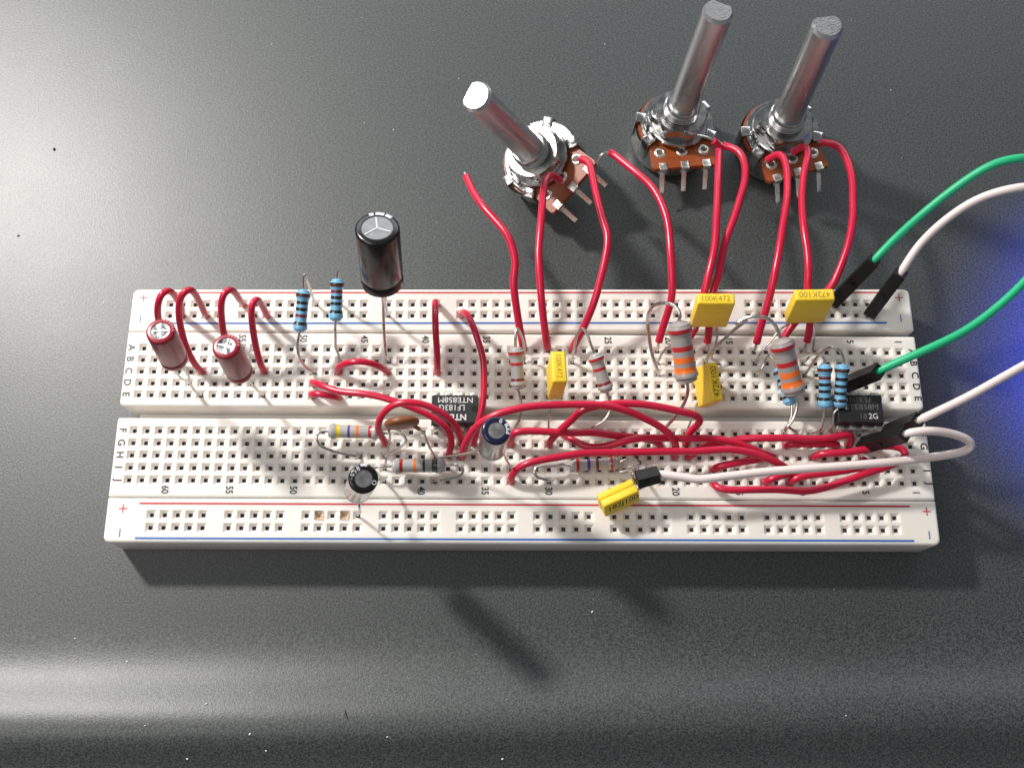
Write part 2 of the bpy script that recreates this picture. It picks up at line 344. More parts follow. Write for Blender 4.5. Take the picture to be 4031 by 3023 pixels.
DATA = {
'RED': {
 'w1': [(-71.61,21.28,-2.5),(-71.61,21.28,0.5),(-70.06,20.77,6.0),(-69.77,20.77,10.5),(-69.55,20.46,14.5),(-69.82,19.97,17.0),(-70.53,19.17,17.5),(-71.53,17.54,16.0),(-72.19,16.08,13.5),(-72.57,14.96,10.0),(-72.63,12.81,6.0),(-73.66,11.43,0.5),(-73.66,11.43,-2.5)],
 'w2': [(-66.53,21.32,-2.5),(-66.53,21.32,0.5),(-65.56,20.02,5.0),(-65.26,20.31,10.0),(-65.09,20.28,15.0),(-65.28,19.8,18.0),(-66.24,19.1,18.0),(-67.46,17.8,16.0),(-68.11,15.85,13.0),(-68.13,13.88,10.5),(-67.76,11.64,8.0),(-67.11,9.75,5.0),(-66.37,8.67,2.5),(-66.04,8.89,0.5),(-66.04,8.89,-2.5)],
 'w3': [(-58.91,23.88,-2.5),(-58.91,23.88,0.5),(-57.78,21.67,8.0),(-57.53,20.97,13.5),(-57.83,20.43,16.5),(-58.67,19.47,17.0),(-59.41,17.83,15.5),(-59.93,16.11,12.5),(-60.01,14.13,10.0),(-60.18,12.42,6.0),(-60.96,11.43,0.5),(-60.96,11.43,-2.5)],
 'w4': [(-53.83,21.41,-2.5),(-53.83,21.41,0.5),(-53.16,20.32,3.0),(-53.0,20.09,8.5),(-53.11,19.84,13.0),(-53.5,19.48,14.0),(-53.83,18.27,14.0),(-54.22,16.32,11.5),(-54.25,13.82,8.5),(-54.06,11.49,5.5),(-53.67,9.38,3.0),(-53.34,8.89,0.5),(-53.34,8.89,-2.5)],
 'w5': [(-38.1,8.89,-2.5),(-38.1,8.89,0.5),(-38.33,9.04,2.2),(-36.82,9.18,4.5),(-34.67,9.19,6.0),(-32.71,9.29,6.2),(-30.47,9.15,5.0),(-28.76,9.0,2.5),(-27.94,8.89,0.5),(-27.94,8.89,-2.5)],
 'w6': [(-18.27,24.19,-2.5),(-18.27,24.19,0.5),(-18.16,23.02,4.0),(-18.17,21.93,7.0),(-18.09,20.12,9.0),(-17.93,17.62,10.0),(-17.82,14.85,10.0),(-17.7,12.63,8.0),(-17.59,10.27,5.0),(-17.77,8.93,2.2),(-17.78,8.89,0.5),(-17.78,8.89,-2.5)],
 'w7': [(-13.19,21.72,-2.5),(-13.19,21.72,0.5),(-13.0,20.82,3.0),(-12.35,19.73,7.0),(-11.16,17.43,10.0),(-10.24,14.97,11.0),(-9.15,11.75,10.5),(-8.29,9.18,9.5),(-8.06,6.65,9.0),(-8.06,5.21,8.5),(-8.07,2.02,8.0),(-8.44,-1.0,7.0),(-9.18,-3.66,5.5),(-9.82,-5.98,3.5),(-10.16,-6.35,0.5),(-10.16,-6.35,-2.5)],
 'wb': [(-43.18,3.81,-2.5),(-43.18,3.81,0.5),(-43.57,3.4,2.2),(-42.43,3.17,3.8),(-40.2,2.83,4.2),(-38.18,2.66,3.2),(-37.49,2.75,2.0),(-38.1,3.81,0.5),(-38.1,3.81,-2.5)],
 'wa': [(-43.18,6.35,-2.5),(-43.18,6.35,0.5),(-43.11,5.8,3.0),(-41.23,4.76,5.2),(-38.85,3.37,6.2),(-35.92,2.41,7.0),(-32.17,1.88,8.0),(-28.94,1.25,8.3),(-25.72,0.21,8.5),(-22.55,-0.89,8.2),(-19.4,-2.05,7.5),(-16.67,-3.43,6.7),(-14.83,-5.02,5.5),(-14.39,-6.75,3.8),(-14.76,-7.87,2.2),(-15.24,-8.89,0.5),(-15.24,-8.89,-2.5)],
 'wc': [(-27.94,-6.35,-2.5),(-27.94,-6.35,0.5),(-27.82,-6.27,2.2),(-28.47,-5.73,4.0),(-28.88,-5.01,6.0),(-28.75,-4.27,8.0),(-27.56,-2.67,10.0),(-25.59,-1.53,11.5),(-23.27,-1.11,12.2),(-20.17,-1.33,12.0),(-17.1,-2.31,11.0),(-14.65,-3.59,9.5),(-13.23,-4.92,7.5),(-12.77,-5.75,5.0),(-12.55,-6.3,3.0),(-12.7,-6.35,0.5),(-12.7,-6.35,-2.5)],
 't1': [(-12.7,-8.89,-2.5),(-12.7,-8.89,0.5),(-12.35,-9.03,2.2),(-12.1,-8.51,4.0),(-11.58,-7.63,6.0),(-10.61,-6.22,8.0),(-9.38,-5.1,9.5),(-7.9,-4.27,10.5),(-6.04,-3.47,11.5),(-3.38,-2.77,12.0),(0.6,-2.04,12.5),(6.5,-1.59,12.4),(10.52,-1.41,12.2),(14.56,-1.4,11.8),(17.98,-1.7,11.0),(20.76,-2.32,10.0),(24.32,-3.39,8.3),(27.17,-4.55,7.0),(28.91,-5.74,6.0),(30.1,-6.8,4.2),(30.63,-7.77,2.5),(30.48,-8.89,0.5),(30.48,-8.89,-2.5)],
 't2': [(5.08,-6.35,-2.5),(5.08,-6.35,0.5),(4.96,-6.53,2.2),(5.77,-5.87,4.0),(7.32,-4.58,6.0),(9.53,-3.16,8.0),(10.7,-2.01,9.6),(13.36,-1.3,10.2),(16.04,-0.85,10.5),(18.74,-0.59,10.5),(22.1,-0.71,10.5),(25.5,-1.09,10.2),(29.63,-1.74,9.5),(33.16,-2.23,8.5),(34.86,-2.47,7.3),(35.32,-2.86,6.2),(34.44,-3.53,4.8),(33.49,-4.11,3.3),(32.93,-4.61,2.0),(33.02,-6.35,0.5),(33.02,-6.35,-2.5)],
 't3': [(-2.54,-6.35,-2.5),(-2.54,-6.35,0.5),(-2.58,-6.28,2.2),(-2.81,-5.72,3.8),(-2.62,-5.0,4.8),(-0.57,-4.86,5.2),(3.53,-4.9,5.2),(6.86,-5.13,5.2),(10.28,-5.19,5.2),(13.71,-5.03,5.2),(16.48,-5.33,4.8),(19.31,-5.52,4.0),(21.89,-5.43,3.2),(24.32,-5.54,2.6),(26.44,-5.92,2.2),(27.94,-6.35,0.5),(27.94,-6.35,-2.5)],
 't4': [(7.62,-3.81,-2.5),(7.62,-3.81,0.5),(8.3,-4.71,1.9),(9.11,-5.33,2.1),(10.12,-6.05,2.4),(11.12,-6.89,2.7),(13.15,-7.63,3.0),(15.18,-7.68,3.4),(17.86,-7.21,4.2),(20.53,-6.57,5.0),(23.29,-6.09,5.0),(27.51,-5.92,4.3),(30.33,-5.86,3.9),(34.51,-5.82,3.7),(36.95,-5.69,3.6),(40.38,-6.1,3.6),(43.16,-6.79,3.3),(45.71,-7.64,2.8),(48.14,-8.51,2.2),(50.8,-8.89,0.5),(50.8,-8.89,-2.5)],
 't5': [(-2.54,-13.97,-2.5),(-2.54,-13.97,0.5),(-2.62,-14.01,2.0),(-2.52,-13.31,3.2),(-1.72,-12.48,4.5),(0.09,-11.63,5.5),(3.45,-10.91,6.0),(7.52,-10.22,6.0),(10.82,-9.59,6.0),(16.27,-9.33,5.8),(21.74,-9.19,5.6),(27.2,-8.99,5.5),(32.69,-8.92,5.3),(32.36,-8.97,5.2),(36.48,-8.64,5.2),(40.59,-8.37,5.2),(43.36,-8.63,5.0),(46.17,-9.19,4.5),(49.02,-10.12,3.8),(51.14,-10.78,2.8),(53.34,-11.43,0.5),(53.34,-11.43,-2.5)],
 't6': [(38.1,-13.97,-2.5),(38.1,-13.97,0.5),(37.46,-14.49,1.9),(37.47,-15.05,2.5),(38.26,-15.83,3.0),(40.5,-16.19,3.3),(44.55,-16.15,3.5),(48.64,-16.09,3.5),(51.37,-16.12,3.5),(52.9,-16.3,3.5),(56.07,-16.42,3.5),(59.13,-15.78,3.6),(63.17,-14.51,3.8),(67.24,-13.08,4.0),(71.38,-11.75,4.0),(74.4,-10.59,4.0),(76.3,-9.43,4.0),(76.7,-8.44,4.0),(75.7,-7.61,4.0),(74.05,-7.15,3.8),(71.21,-7.2,3.6),(68.05,-7.77,3.2),(64.83,-8.32,3.0),(61.64,-8.44,2.8),(59.56,-8.35,2.2),(58.42,-8.89,0.5),(58.42,-8.89,-2.5)],
 't7': [(38.1,-11.43,-2.5),(38.1,-11.43,0.5),(38.1,-11.35,2.0),(39.59,-11.02,2.6),(42.33,-10.61,2.8),(45.2,-9.98,2.5),(47.14,-9.65,2.0),(48.26,-8.89,0.5),(48.26,-8.89,-2.5)],
 't8': [(53.34,-6.35,-2.5),(53.34,-6.35,0.5),(52.65,-6.58,2.0),(53.88,-6.44,2.2),(56.32,-6.43,2.2),(58.79,-6.36,2.1),(61.27,-6.32,2.0),(63.58,-6.28,1.9),(63.5,-6.35,0.5),(63.5,-6.35,-2.5)],
 't9': [(33.02,-8.89,-2.5),(33.02,-8.89,0.5),(33.37,-9.09,1.7),(34.39,-8.09,1.7),(35.7,-7.08,1.7),(37.55,-6.39,1.7),(40.07,-6.06,1.7),(42.31,-5.61,1.8),(44.43,-5.39,2.4),(46.74,-5.5,3.2),(50.76,-5.65,3.7),(53.5,-5.6,3.9),(56.71,-5.82,3.9),(59.49,-5.81,3.8),(62.01,-5.44,3.6),(64.62,-4.78,3.2),(66.24,-4.5,2.8),(66.04,-6.35,0.5),(66.04,-6.35,-2.5)],
 't10': [(53.34,-13.97,-2.5),(53.34,-13.97,0.5),(53.03,-13.96,2.0),(54.03,-13.58,2.5),(55.92,-13.01,2.8),(57.66,-12.94,2.9),(60.42,-12.6,2.9),(63.72,-12.07,2.8),(67.07,-11.43,2.6),(69.18,-10.68,2.3),(68.58,-8.89,0.5),(68.58,-8.89,-2.5)],
 't11': [(48.26,-13.97,-2.5),(48.26,-13.97,0.5),(48.4,-14.12,2.0),(49.35,-13.6,2.5),(51.13,-13.08,2.7),(53.03,-12.6,2.4),(54.74,-11.95,1.9),(55.88,-11.43,0.5),(55.88,-11.43,-2.5)],
 },
'UP': {
 'u1': [(-12.59,51.08,8.0),(-10.72,45.89,9.5),(-8.68,41.79,11.0),(-5.51,37.39,12.0),(-3.39,34.18,12.5),(-1.82,28.43,11.5),(-2.32,25.51,10.5),(-1.97,22.62,9.0),(-1.38,19.42,6.5),(-0.71,16.39,4.0),(-0.23,14.68,2.3),(0.0,13.97,0.5),(0.0,13.97,-2.5)],
 'u2': [(8.34,50.83,4.5),(7.01,51.08,6.5),(5.49,50.74,8.5),(4.42,48.48,9.5),(3.97,45.08,10.0),(3.38,37.97,11.0),(2.85,30.96,11.0),(3.12,25.55,10.5),(3.47,21.48,9.0),(4.11,17.53,6.0),(4.65,15.08,3.2),(5.08,13.97,0.5),(5.08,13.97,-2.5)],
 'u3': [(11.29,54.32,8.5),(12.32,53.86,9.5),(13.57,53.13,10.0),(14.17,50.25,10.5),(14.94,44.37,11.5),(16.05,37.75,12.5),(16.89,34.09,13.0),(16.41,29.8,12.5),(15.31,25.2,11.5),(14.15,21.14,10.0),(12.59,17.66,7.0),(11.01,15.06,4.0),(10.21,14.16,2.6),(10.16,13.97,0.5),(10.16,13.97,-2.5)],
 'u4': [(15.76,54.89,6.2),(15.71,55.46,7.6),(16.48,55.87,8.6),(17.51,56.16,8.6),(18.29,56.63,8.0),(21.03,53.44,9.0),(23.37,50.62,10.0),(26.81,46.27,11.0),(29.25,38.72,12.0),(29.67,30.7,12.0),(29.87,26.08,11.0),(30.05,24.14,10.0),(29.95,22.02,8.8),(29.49,20.33,7.0),(28.82,18.21,5.2),(28.14,16.07,3.4),(27.78,14.49,2.2),(27.94,13.97,0.5),(27.94,13.97,-2.5)],
 'u5': [(37.11,59.72,9.5),(39.02,59.44,9.6),(40.64,58.83,9.2),(41.78,58.52,8.0),(42.18,58.37,7.0),(41.7,54.94,8.0),(40.96,49.67,9.5),(40.34,44.79,10.5),(39.58,39.06,11.5),(38.86,33.04,12.0),(37.82,28.5,12.0),(36.75,24.46,11.0),(36.42,22.77,10.0),(36.0,20.38,7.5),(35.38,17.93,5.0),(34.91,16.49,4.0),(32.59,14.41,2.5),(33.02,13.97,0.5),(33.02,13.97,-2.5)],
 'u6': [(41.82,59.72,7.5),(42.45,58.88,7.4),(43.18,58.59,7.0),(44.78,57.86,8.0),(46.4,56.18,8.5),(47.05,52.64,9.0),(46.44,48.27,9.5),(45.34,45.1,10.0),(43.5,39.6,10.5),(41.45,34.61,10.0),(40.28,30.01,10.0),(39.36,26.04,10.0),(38.46,24.01,9.5),(38.0,20.79,8.0),(38.02,17.75,5.5),(38.15,15.8,3.2),(38.03,14.63,2.0),(38.1,13.97,0.5),(38.1,13.97,-2.5)],
 'u7': [(52.41,56.17,4.5),(53.76,56.52,6.5),(55.11,56.55,8.0),(55.78,53.31,9.0),(55.41,48.07,10.0),(54.61,43.5,11.0),(52.92,36.6,12.0),(51.69,30.87,12.0),(50.51,25.68,11.0),(49.96,22.58,9.0),(49.2,19.67,7.0),(48.57,16.93,4.5),(48.21,14.93,2.8),(48.26,13.97,0.5),(48.26,13.97,-2.5)],
 'u8': [(57.97,57.74,5.0),(59.36,58.38,7.0),(60.78,58.16,8.5),(60.86,56.02,9.0),(59.23,51.01,10.0),(57.81,43.53,11.0),(57.37,36.63,12.0),(57.67,30.91,12.0),(57.59,26.63,11.5),(57.53,23.97,10.0),(58.61,20.84,7.0),(58.96,17.76,4.8),(58.86,15.52,2.6),(58.42,13.97,0.5),(58.42,13.97,-2.5)],
 'u9': [(63.72,59.63,7.0),(65.34,58.89,8.5),(67.28,57.42,9.5),(68.51,53.15,10.5),(68.66,47.36,11.5),(68.08,43.09,12.0),(67.6,39.36,12.5),(66.03,33.02,12.5),(64.02,27.8,11.5),(62.53,24.66,10.5),(60.72,22.87,8.5),(58.01,20.6,6.5),(55.33,18.1,5.0),(54.0,16.27,4.0),(53.12,14.89,3.0),(53.34,13.97,0.5),(53.34,13.97,-2.5)],
 },
'RES': {
 'blue1': {
  'a': (-44.1,22.14,12.5),
  'b': (-45.04,14.34,9.0),
  'la': [(-44.01,23.15,13.5),(-43.86,24.21,14.5),(-43.73,24.33,14.6),(-43.51,24.07,13.0),(-43.58,23.9,8.0),(-43.64,23.66,3.5),(-43.67,24.0,0.5),(-43.67,24.0,-2.5)],
  'lb': [(-45.37,13.61,8.0),(-45.66,12.14,7.0),(-45.57,10.62,5.5),(-45.24,9.89,4.0),(-44.3,9.02,2.2),(-43.18,8.89,0.5),(-43.18,8.89,-2.5)],
  },
 'blue2': {
  'a': (-37.41,24.07,13.5),
  'b': (-37.78,16.33,10.0),
  'la': [(-37.26,24.73,14.2),(-37.19,25.2,14.6),(-37.13,25.11,14.4),(-37.5,24.27,10.5),(-38.22,23.75,4.5),(-38.59,24.04,0.5),(-38.59,24.04,-2.5)],
  'lb': [(-37.99,15.57,9.0),(-38.15,14.03,7.0),(-38.37,12.76,4.8),(-38.17,12.26,3.0),(-38.1,11.43,0.5),(-38.1,11.43,-2.5)],
  },
 'grey1': {
  'a': (-1.78,11.15,9.8),
  'b': (-1.21,3.44,6.2),
  'la': [(-1.84,12.41,10.8),(-1.81,13.77,11.4),(-1.47,14.41,11.4),(-0.91,14.09,10.0),(-0.18,13.35,6.5),(0.13,12.49,2.5),(0.0,11.43,0.5),(0.0,11.43,-2.5)],
  'lb': [(-0.98,2.88,5.7),(-0.71,1.75,5.0),(-0.66,0.16,4.3),(-0.64,-1.36,3.4),(-1.31,-2.59,2.2),(-2.54,-3.81,0.5),(-2.54,-3.81,-2.5)],
  },
 'grey2': {
  'a': (13.87,9.93,9.8),
  'b': (16.6,2.93,6.2),
  'la': [(13.13,11.45,10.6),(12.36,13.41,11.4),(11.51,14.47,11.6),(10.62,13.97,10.5),(10.21,12.76,7.0),(10.03,11.66,3.0),(10.16,11.43,0.5),(10.16,11.43,-2.5)],
  'lb': [(16.89,2.3,5.7),(17.24,0.95,5.0),(17.16,-0.45,4.4),(16.12,-2.01,3.6),(14.24,-3.07,2.6),(12.7,-3.81,0.5),(12.7,-3.81,-2.5)],
  },
 'big1': {
  'a': (29.68,14.05,17.0),
  'b': (31.9,3.51,10.6),
  'la': [(29.87,14.78,17.8),(29.45,15.96,18.2),(28.46,16.99,18.0),(26.77,17.84,17.0),(25.31,17.99,15.3),(24.51,17.26,13.0),(24.72,16.37,9.8),(25.23,14.45,7.6),(26.04,11.84,5.0),(27.15,9.91,2.6),(27.94,8.89,0.5),(27.94,8.89,-2.5)],
  'lb': [(32.1,2.95,10.0),(32.21,1.88,8.6),(31.55,0.15,6.8),(30.46,-1.29,5.2),(29.23,-2.62,3.2),(27.94,-3.81,0.5),(27.94,-3.81,-2.5)],
  },
 'big2': {
  'a': (50.37,12.15,13.0),
  'b': (54.13,2.34,6.8),
  'la': [(49.76,13.35,13.8),(48.84,14.79,14.4),(47.3,15.85,14.6),(45.23,16.23,14.3),(43.43,16.06,13.5),(42.02,15.38,12.5),(44.26,16.58,11.5),(42.6,15.62,9.5),(40.75,14.27,7.3),(38.86,12.72,5.0),(37.7,11.51,2.8),(38.1,11.43,0.5),(38.1,11.43,-2.5)],
  'lb': [(54.53,1.18,6.2),(54.41,-0.45,5.4),(53.7,-2.27,4.5),(52.58,-3.62,3.4),(53.34,-3.81,0.5),(53.34,-3.81,-2.5)],
  },
 'blue3': {
  'a': (59.79,8.07,9.5),
  'b': (60.23,0.0,5.5),
  'la': [(59.64,8.73,10.0),(59.21,9.39,10.2),(58.25,10.17,9.6),(56.9,10.8,8.2),(55.72,11.2,6.0),(55.61,10.36,3.5),(55.88,8.89,0.5),(55.88,8.89,-2.5)],
  'lb': [(60.25,-0.72,5.0),(60.14,-2.09,4.0),(59.74,-3.57,2.6),(58.42,-3.81,0.5),(58.42,-3.81,-2.5)],
  },
 'blue4': {
  'a': (63.33,8.09,9.5),
  'b': (63.15,0.19,5.5),
  'la': [(63.47,8.68,10.2),(62.94,9.83,10.8),(61.95,10.88,10.8),(60.84,11.37,10.0),(59.79,11.04,8.0),(58.89,10.0,5.2),(58.35,9.0,2.8),(58.42,8.89,0.5),(58.42,8.89,-2.5)],
  'lb': [(62.33,-0.5,5.0),(62.23,-2.08,4.0),(61.76,-3.56,2.6),(60.96,-3.81,0.5),(60.96,-3.81,-2.5)],
  },
 'blue5': {
  'a': (51.68,8.88,5.2),
  'b': (54.05,1.18,4.0),
  'la': [(50.67,10.88,5.0),(49.94,11.38,4.8),(49.5,10.58,3.4),(48.65,9.04,2.2),(48.26,8.89,0.5),(48.26,8.89,-2.5)],
  'lb': [(54.05,0.45,3.8),(53.94,-1.11,3.4),(53.46,-2.76,2.6),(55.88,-3.81,0.5),(55.88,-3.81,-2.5)],
  },
 'lying1': {
  'a': (-39.09,-4.82,4.2),
  'b': (-28.35,-4.98,4.2),
  'la': [(-39.95,-4.83,4.4),(-40.85,-5.23,4.6),(-41.19,-6.16,4.4),(-40.52,-7.54,3.8),(-38.44,-8.47,3.2),(-35.51,-9.07,2.6),(-33.47,-9.29,1.8),(-33.02,-8.89,0.5),(-33.02,-8.89,-2.5)],
  'lb': [(-27.18,-4.95,4.4),(-25.66,-4.92,4.8),(-23.93,-5.75,4.8),(-23.46,-6.74,4.4),(-24.6,-7.85,3.6),(-26.37,-8.58,2.6),(-27.28,-8.93,1.8),(-27.94,-8.89,0.5),(-27.94,-8.89,-2.5)],
  },
 'lying2': {
  'a': (-26.1,-11.9,4.2),
  'b': (-15.51,-11.67,4.2),
  'la': [(-27.13,-12.04,4.4),(-28.81,-12.11,4.4),(-29.5,-12.18,3.8),(-30.48,-11.43,0.5),(-30.48,-11.43,-2.5)],
  'lb': [(-14.28,-11.61,4.4),(-12.8,-11.77,4.2),(-12.02,-12.54,3.8),(-12.6,-13.48,3.2),(-14.52,-14.0,2.6),(-16.46,-14.1,1.8),(-17.78,-13.97,0.5),(-17.78,-13.97,-2.5)],
  },
 'lying3': {
  'a': (9.39,-11.25,2.7),
  'b': (18.91,-10.74,2.7),
  'la': [(7.74,-11.0,2.8),(6.31,-11.31,3.0),(3.56,-11.5,3.2),(2.26,-11.96,3.2),(2.03,-12.83,3.0),(2.62,-13.57,2.6),(3.86,-13.89,2.2),(4.84,-14.02,1.7),(5.08,-13.97,0.5),(5.08,-13.97,-2.5)],
  'lb': [(20.1,-10.14,3.0),(21.46,-9.98,3.2),(22.8,-10.35,3.3),(23.24,-10.83,3.0),(22.44,-11.37,2.6),(20.69,-11.88,2.2),(18.96,-12.13,1.6),(17.78,-11.43,0.5),(17.78,-11.43,-2.5)],
  },
 },
'CAP': {
 'red1': {
  'b': (-66.82,5.53,17.0),
  't': (-66.25,7.01,28.5),
  'R': 2.62,
  'l1': [(-66.51,5.02,16.5),(-65.74,4.59,14.0),(-66.01,4.63,10.0),(-66.65,4.11,5.5),(-66.48,3.75,2.8),(-66.04,3.81,0.5),(-66.04,3.81,-2.5)],
  'l2': [(-67.12,5.01,16.5),(-67.7,4.92,13.0),(-68.18,5.01,9.5),(-68.65,5.63,5.0),(-68.58,6.35,0.5),(-68.58,6.35,-2.5)],
  },
 'red2': {
  'b': (-54.31,3.15,16.5),
  't': (-54.47,4.57,27.5),
  'R': 2.55,
  'l1': [(-53.75,3.06,15.5),(-53.84,3.32,11.5),(-53.9,3.69,7.0),(-53.61,3.61,3.8),(-53.34,3.81,0.5),(-53.34,3.81,-2.5)],
  'l2': [(-54.16,3.06,15.5),(-54.62,3.92,11.0),(-55.31,5.25,5.0),(-55.88,6.35,0.5),(-55.88,6.35,-2.5)],
  },
 'black_big': {
  'b': (-27.97,21.84,17.0),
  't': (-27.61,26.15,32.0),
  'R': 4.15,
  'l1': [(-28.02,20.78,15.5),(-28.16,19.54,13.0),(-28.36,17.75,9.5),(-28.44,15.44,6.5),(-28.35,12.96,3.8),(-28.24,11.67,2.2),(-27.94,11.43,0.5),(-27.94,11.43,-2.5)],
  'l2': [(-27.75,20.76,15.0),(-27.97,20.61,11.0),(-28.26,20.78,5.5),(-28.43,21.6,0.5),(-28.43,21.6,-2.5)],
  },
 'black_small': {
  'b': (-31.47,-18.59,12.5),
  't': (-28.26,-20.42,30.0),
  'R': 2.6,
  'l1': [(-31.35,-20.38,10.5),(-31.59,-20.78,8.0),(-32.03,-21.01,4.0),(-32.81,-21.0,0.5),(-32.81,-21.0,-2.5)],
  'l2': [(-29.93,-17.38,11.0),(-28.69,-15.75,8.0),(-27.96,-14.84,5.5),(-27.66,-14.33,2.4),(-27.94,-13.97,0.5),(-27.94,-13.97,-2.5)],
  },
 'blue_small': {
  'b': (-6.35,-10.64,13.5),
  't': (-5.52,-10.59,26.0),
  'R': 2.62,
  'l1': [(-6.84,-10.63,14.0),(-8.9,-10.51,11.5),(-11.87,-10.35,8.0),(-14.71,-10.07,5.0),(-16.72,-9.8,2.8),(-17.78,-8.89,0.5),(-17.78,-8.89,-2.5)],
  'l2': [(-5.22,-10.93,14.0),(-4.29,-10.99,11.0),(-3.54,-11.37,7.5),(-2.86,-11.53,3.4),(-2.54,-11.43,0.5),(-2.54,-11.43,-2.5)],
  },
 },
'FILM': {
 'y1': {
  'nt': [(5.04,1.98,15.0),(7.86,2.21,15.0)],
  'ft': [(5.11,8.61,15.0),(8.02,8.63,15.0)],
  'nb': [(4.21,1.51,5.5),(7.54,1.46,5.5)],
  },
 'y2': {
  'nt': [(33.32,17.84,16.5),(41.25,17.93,16.5)],
  'ft': [(34.09,20.41,16.5),(40.89,20.19,16.5)],
  'nb': [(33.92,16.7,7.0),(40.94,16.48,7.0)],
  },
 'y3': {
  'nt': [(36.67,0.6,8.4),(39.11,0.88,8.4)],
  'ft': [(36.66,8.43,8.4),(39.11,8.74,8.4)],
  'nb': [(35.1,1.38,1.6),(37.26,1.35,1.6)],
  },
 'y4': {
  'nt': [(52.83,18.7,16.5),(60.82,18.92,16.5)],
  'ft': [(53.15,21.39,16.5),(60.65,21.29,16.5)],
  'nb': [(53.34,17.73,7.0),(60.91,17.52,7.0)],
  },
 },
'FILML': {
 'y1': [[(5.61,1.85,5.5),(5.23,-0.16,4.0),(5.01,-2.17,2.4),(5.08,-3.81,0.5),(5.08,-3.81,-2.5)]],
 'y2': [[(39.31,16.49,7.2),(39.46,15.3,5.6),(39.29,13.49,4.0),(38.74,11.65,2.4),(40.64,11.43,0.5),(40.64,11.43,-2.5)],[(34.73,16.66,7.2),(32.04,15.1,6.0),(29.74,13.51,4.6),(28.42,12.38,3.0),(27.94,11.43,0.5),(27.94,11.43,-2.5)]],
 'y3': [[(35.09,1.39,2.2),(34.56,0.21,2.2),(33.86,-1.64,1.9),(33.02,-3.81,0.5),(33.02,-3.81,-2.5)]],
 'y4': [[(53.51,17.87,7.2),(52.45,16.73,6.2),(50.59,14.64,4.8),(48.77,12.6,3.2),(48.26,11.43,0.5),(48.26,11.43,-2.5)],[(59.38,17.48,7.2),(59.52,15.56,5.4),(59.52,13.1,3.2),(58.65,11.71,2.2),(58.42,11.43,0.5),(58.42,11.43,-2.5)]],
 },
'Y5': {
 'l': (14.53,-18.94,6.5),
 'r': (21.44,-15.78,6.5),
 'lead': [(20.81,-15.35,7.0),(20.73,-14.88,8.5),(20.95,-13.81,8.0),(21.63,-12.46,5.0),(22.86,-11.43,0.5),(22.86,-11.43,-2.5)],
 },
'DISC': {
 'c': (-23.63,-5.52,13.0),
 'l1': [(-26.34,-6.16,10.5),(-26.17,-6.82,9.4),(-26.41,-7.78,7.4),(-26.98,-9.27,4.8),(-27.53,-10.87,2.5),(-27.94,-11.43,0.5),(-27.94,-11.43,-2.5)],
 'l2': [(-20.31,-6.27,11.0),(-19.59,-6.68,9.8),(-19.09,-7.59,6.8),(-18.42,-8.53,3.4),(-17.78,-8.89,0.5),(-17.78,-8.89,-2.5)],
 },
'CON': {
 'D1': ((65.55,24.82,1.2),(70.32,28.6,14.36)),
 'D2': ((73.17,22.36,1.2),(75.01,25.47,15.24)),
 'D3': ((66.04,6.35,1.2),(67.85,4.22,16.45)),
 'D4': ((73.66,-3.81,1.2),(74.66,-5.33,15.59)),
 'D5': ((68.58,-6.35,1.2),(72.06,-7.84,15.2)),
 },
'CAB': {
 'g1': [(70.39,29.27,14.36),(73.7,31.98,16.0),(79.3,36.68,19.0),(84.23,40.01,23.0),(88.07,42.07,26.0),(90.91,43.0,28.0),(93.83,43.35,29.0),(95.56,43.29,29.5),(99.39,43.88,28.0),(106.26,45.55,22.0)],
 'w1': [(75.16,26.08,15.24),(78.04,30.1,17.0),(81.79,33.52,21.0),(86.49,36.09,25.0),(90.0,36.62,28.0),(94.33,36.72,30.0),(97.88,37.25,29.0),(106.47,39.26,22.0)],
 'g2': [(67.09,4.01,16.45),(69.59,5.13,16.5),(72.98,6.3,18.5),(76.52,7.59,20.0),(83.17,10.6,22.0),(88.61,14.37,24.0),(93.52,18.73,26.0),(98.65,24.17,27.0),(107.16,31.05,24.0)],
 'w3': [(74.8,-5.48,15.59),(78.45,-3.69,17.0),(82.62,-1.91,19.0),(86.84,0.22,21.0),(92.62,3.28,23.0),(98.76,6.24,23.0),(108.69,9.84,19.0)],
 'w2': [(71.6,-7.8,15.2),(73.98,-7.44,15.5),(77.07,-7.27,15.5),(79.72,-7.32,14.6),(82.64,-7.62,13.6),(85.42,-8.26,12.4),(86.68,-9.14,11.6),(85.53,-9.91,10.8),(79.85,-10.79,9.5),(69.72,-11.9,9.0),(58.13,-12.81,8.6),(46.5,-13.7,8.4),(37.79,-14.73,8.2),(32.88,-15.24,8.0),(31.92,-14.88,8.0),(29.3,-14.54,7.8),(26.68,-14.03,7.6),(25.37,-13.81,7.4)],
 },
'D6': ((21.69,-15.1,7.0),(26.1,-14.05,7.4)),
}

# ------------------------------------------------------------------ desk top (a low rounded ridge runs along its front)
def ridge(x, y):
    t = y - (-60.0 + 0.010 * x + 0.25 * math.sin(x / 37.0))
    return DESK + 4.5 * math.exp(-(t / (9.0 if t > 0 else 7.2)) ** 2)
mb = MB()
xs = [-1500, -600, -300] + [x for x in range(-200, 201, 10)] + [300, 600, 1500]
ys = [1500, 600, 300, 160] + [y for y in range(140, -35, -15)] + [-34 - 0.7*k for k in range(66)] + [-82, -95, -150, -300, -700]
mb.grid([[(x, y, ridge(x, y)) for x in xs] for y in ys], 0, False)
mb.f = [f[::-1] for f in mb.f]
desk = obj('desk_top', mb, 'desk', smooth=60)
desk['kind'] = 'structure'
desk['label'] = 'dark grey grained desk top with a rounded ridge along the front'

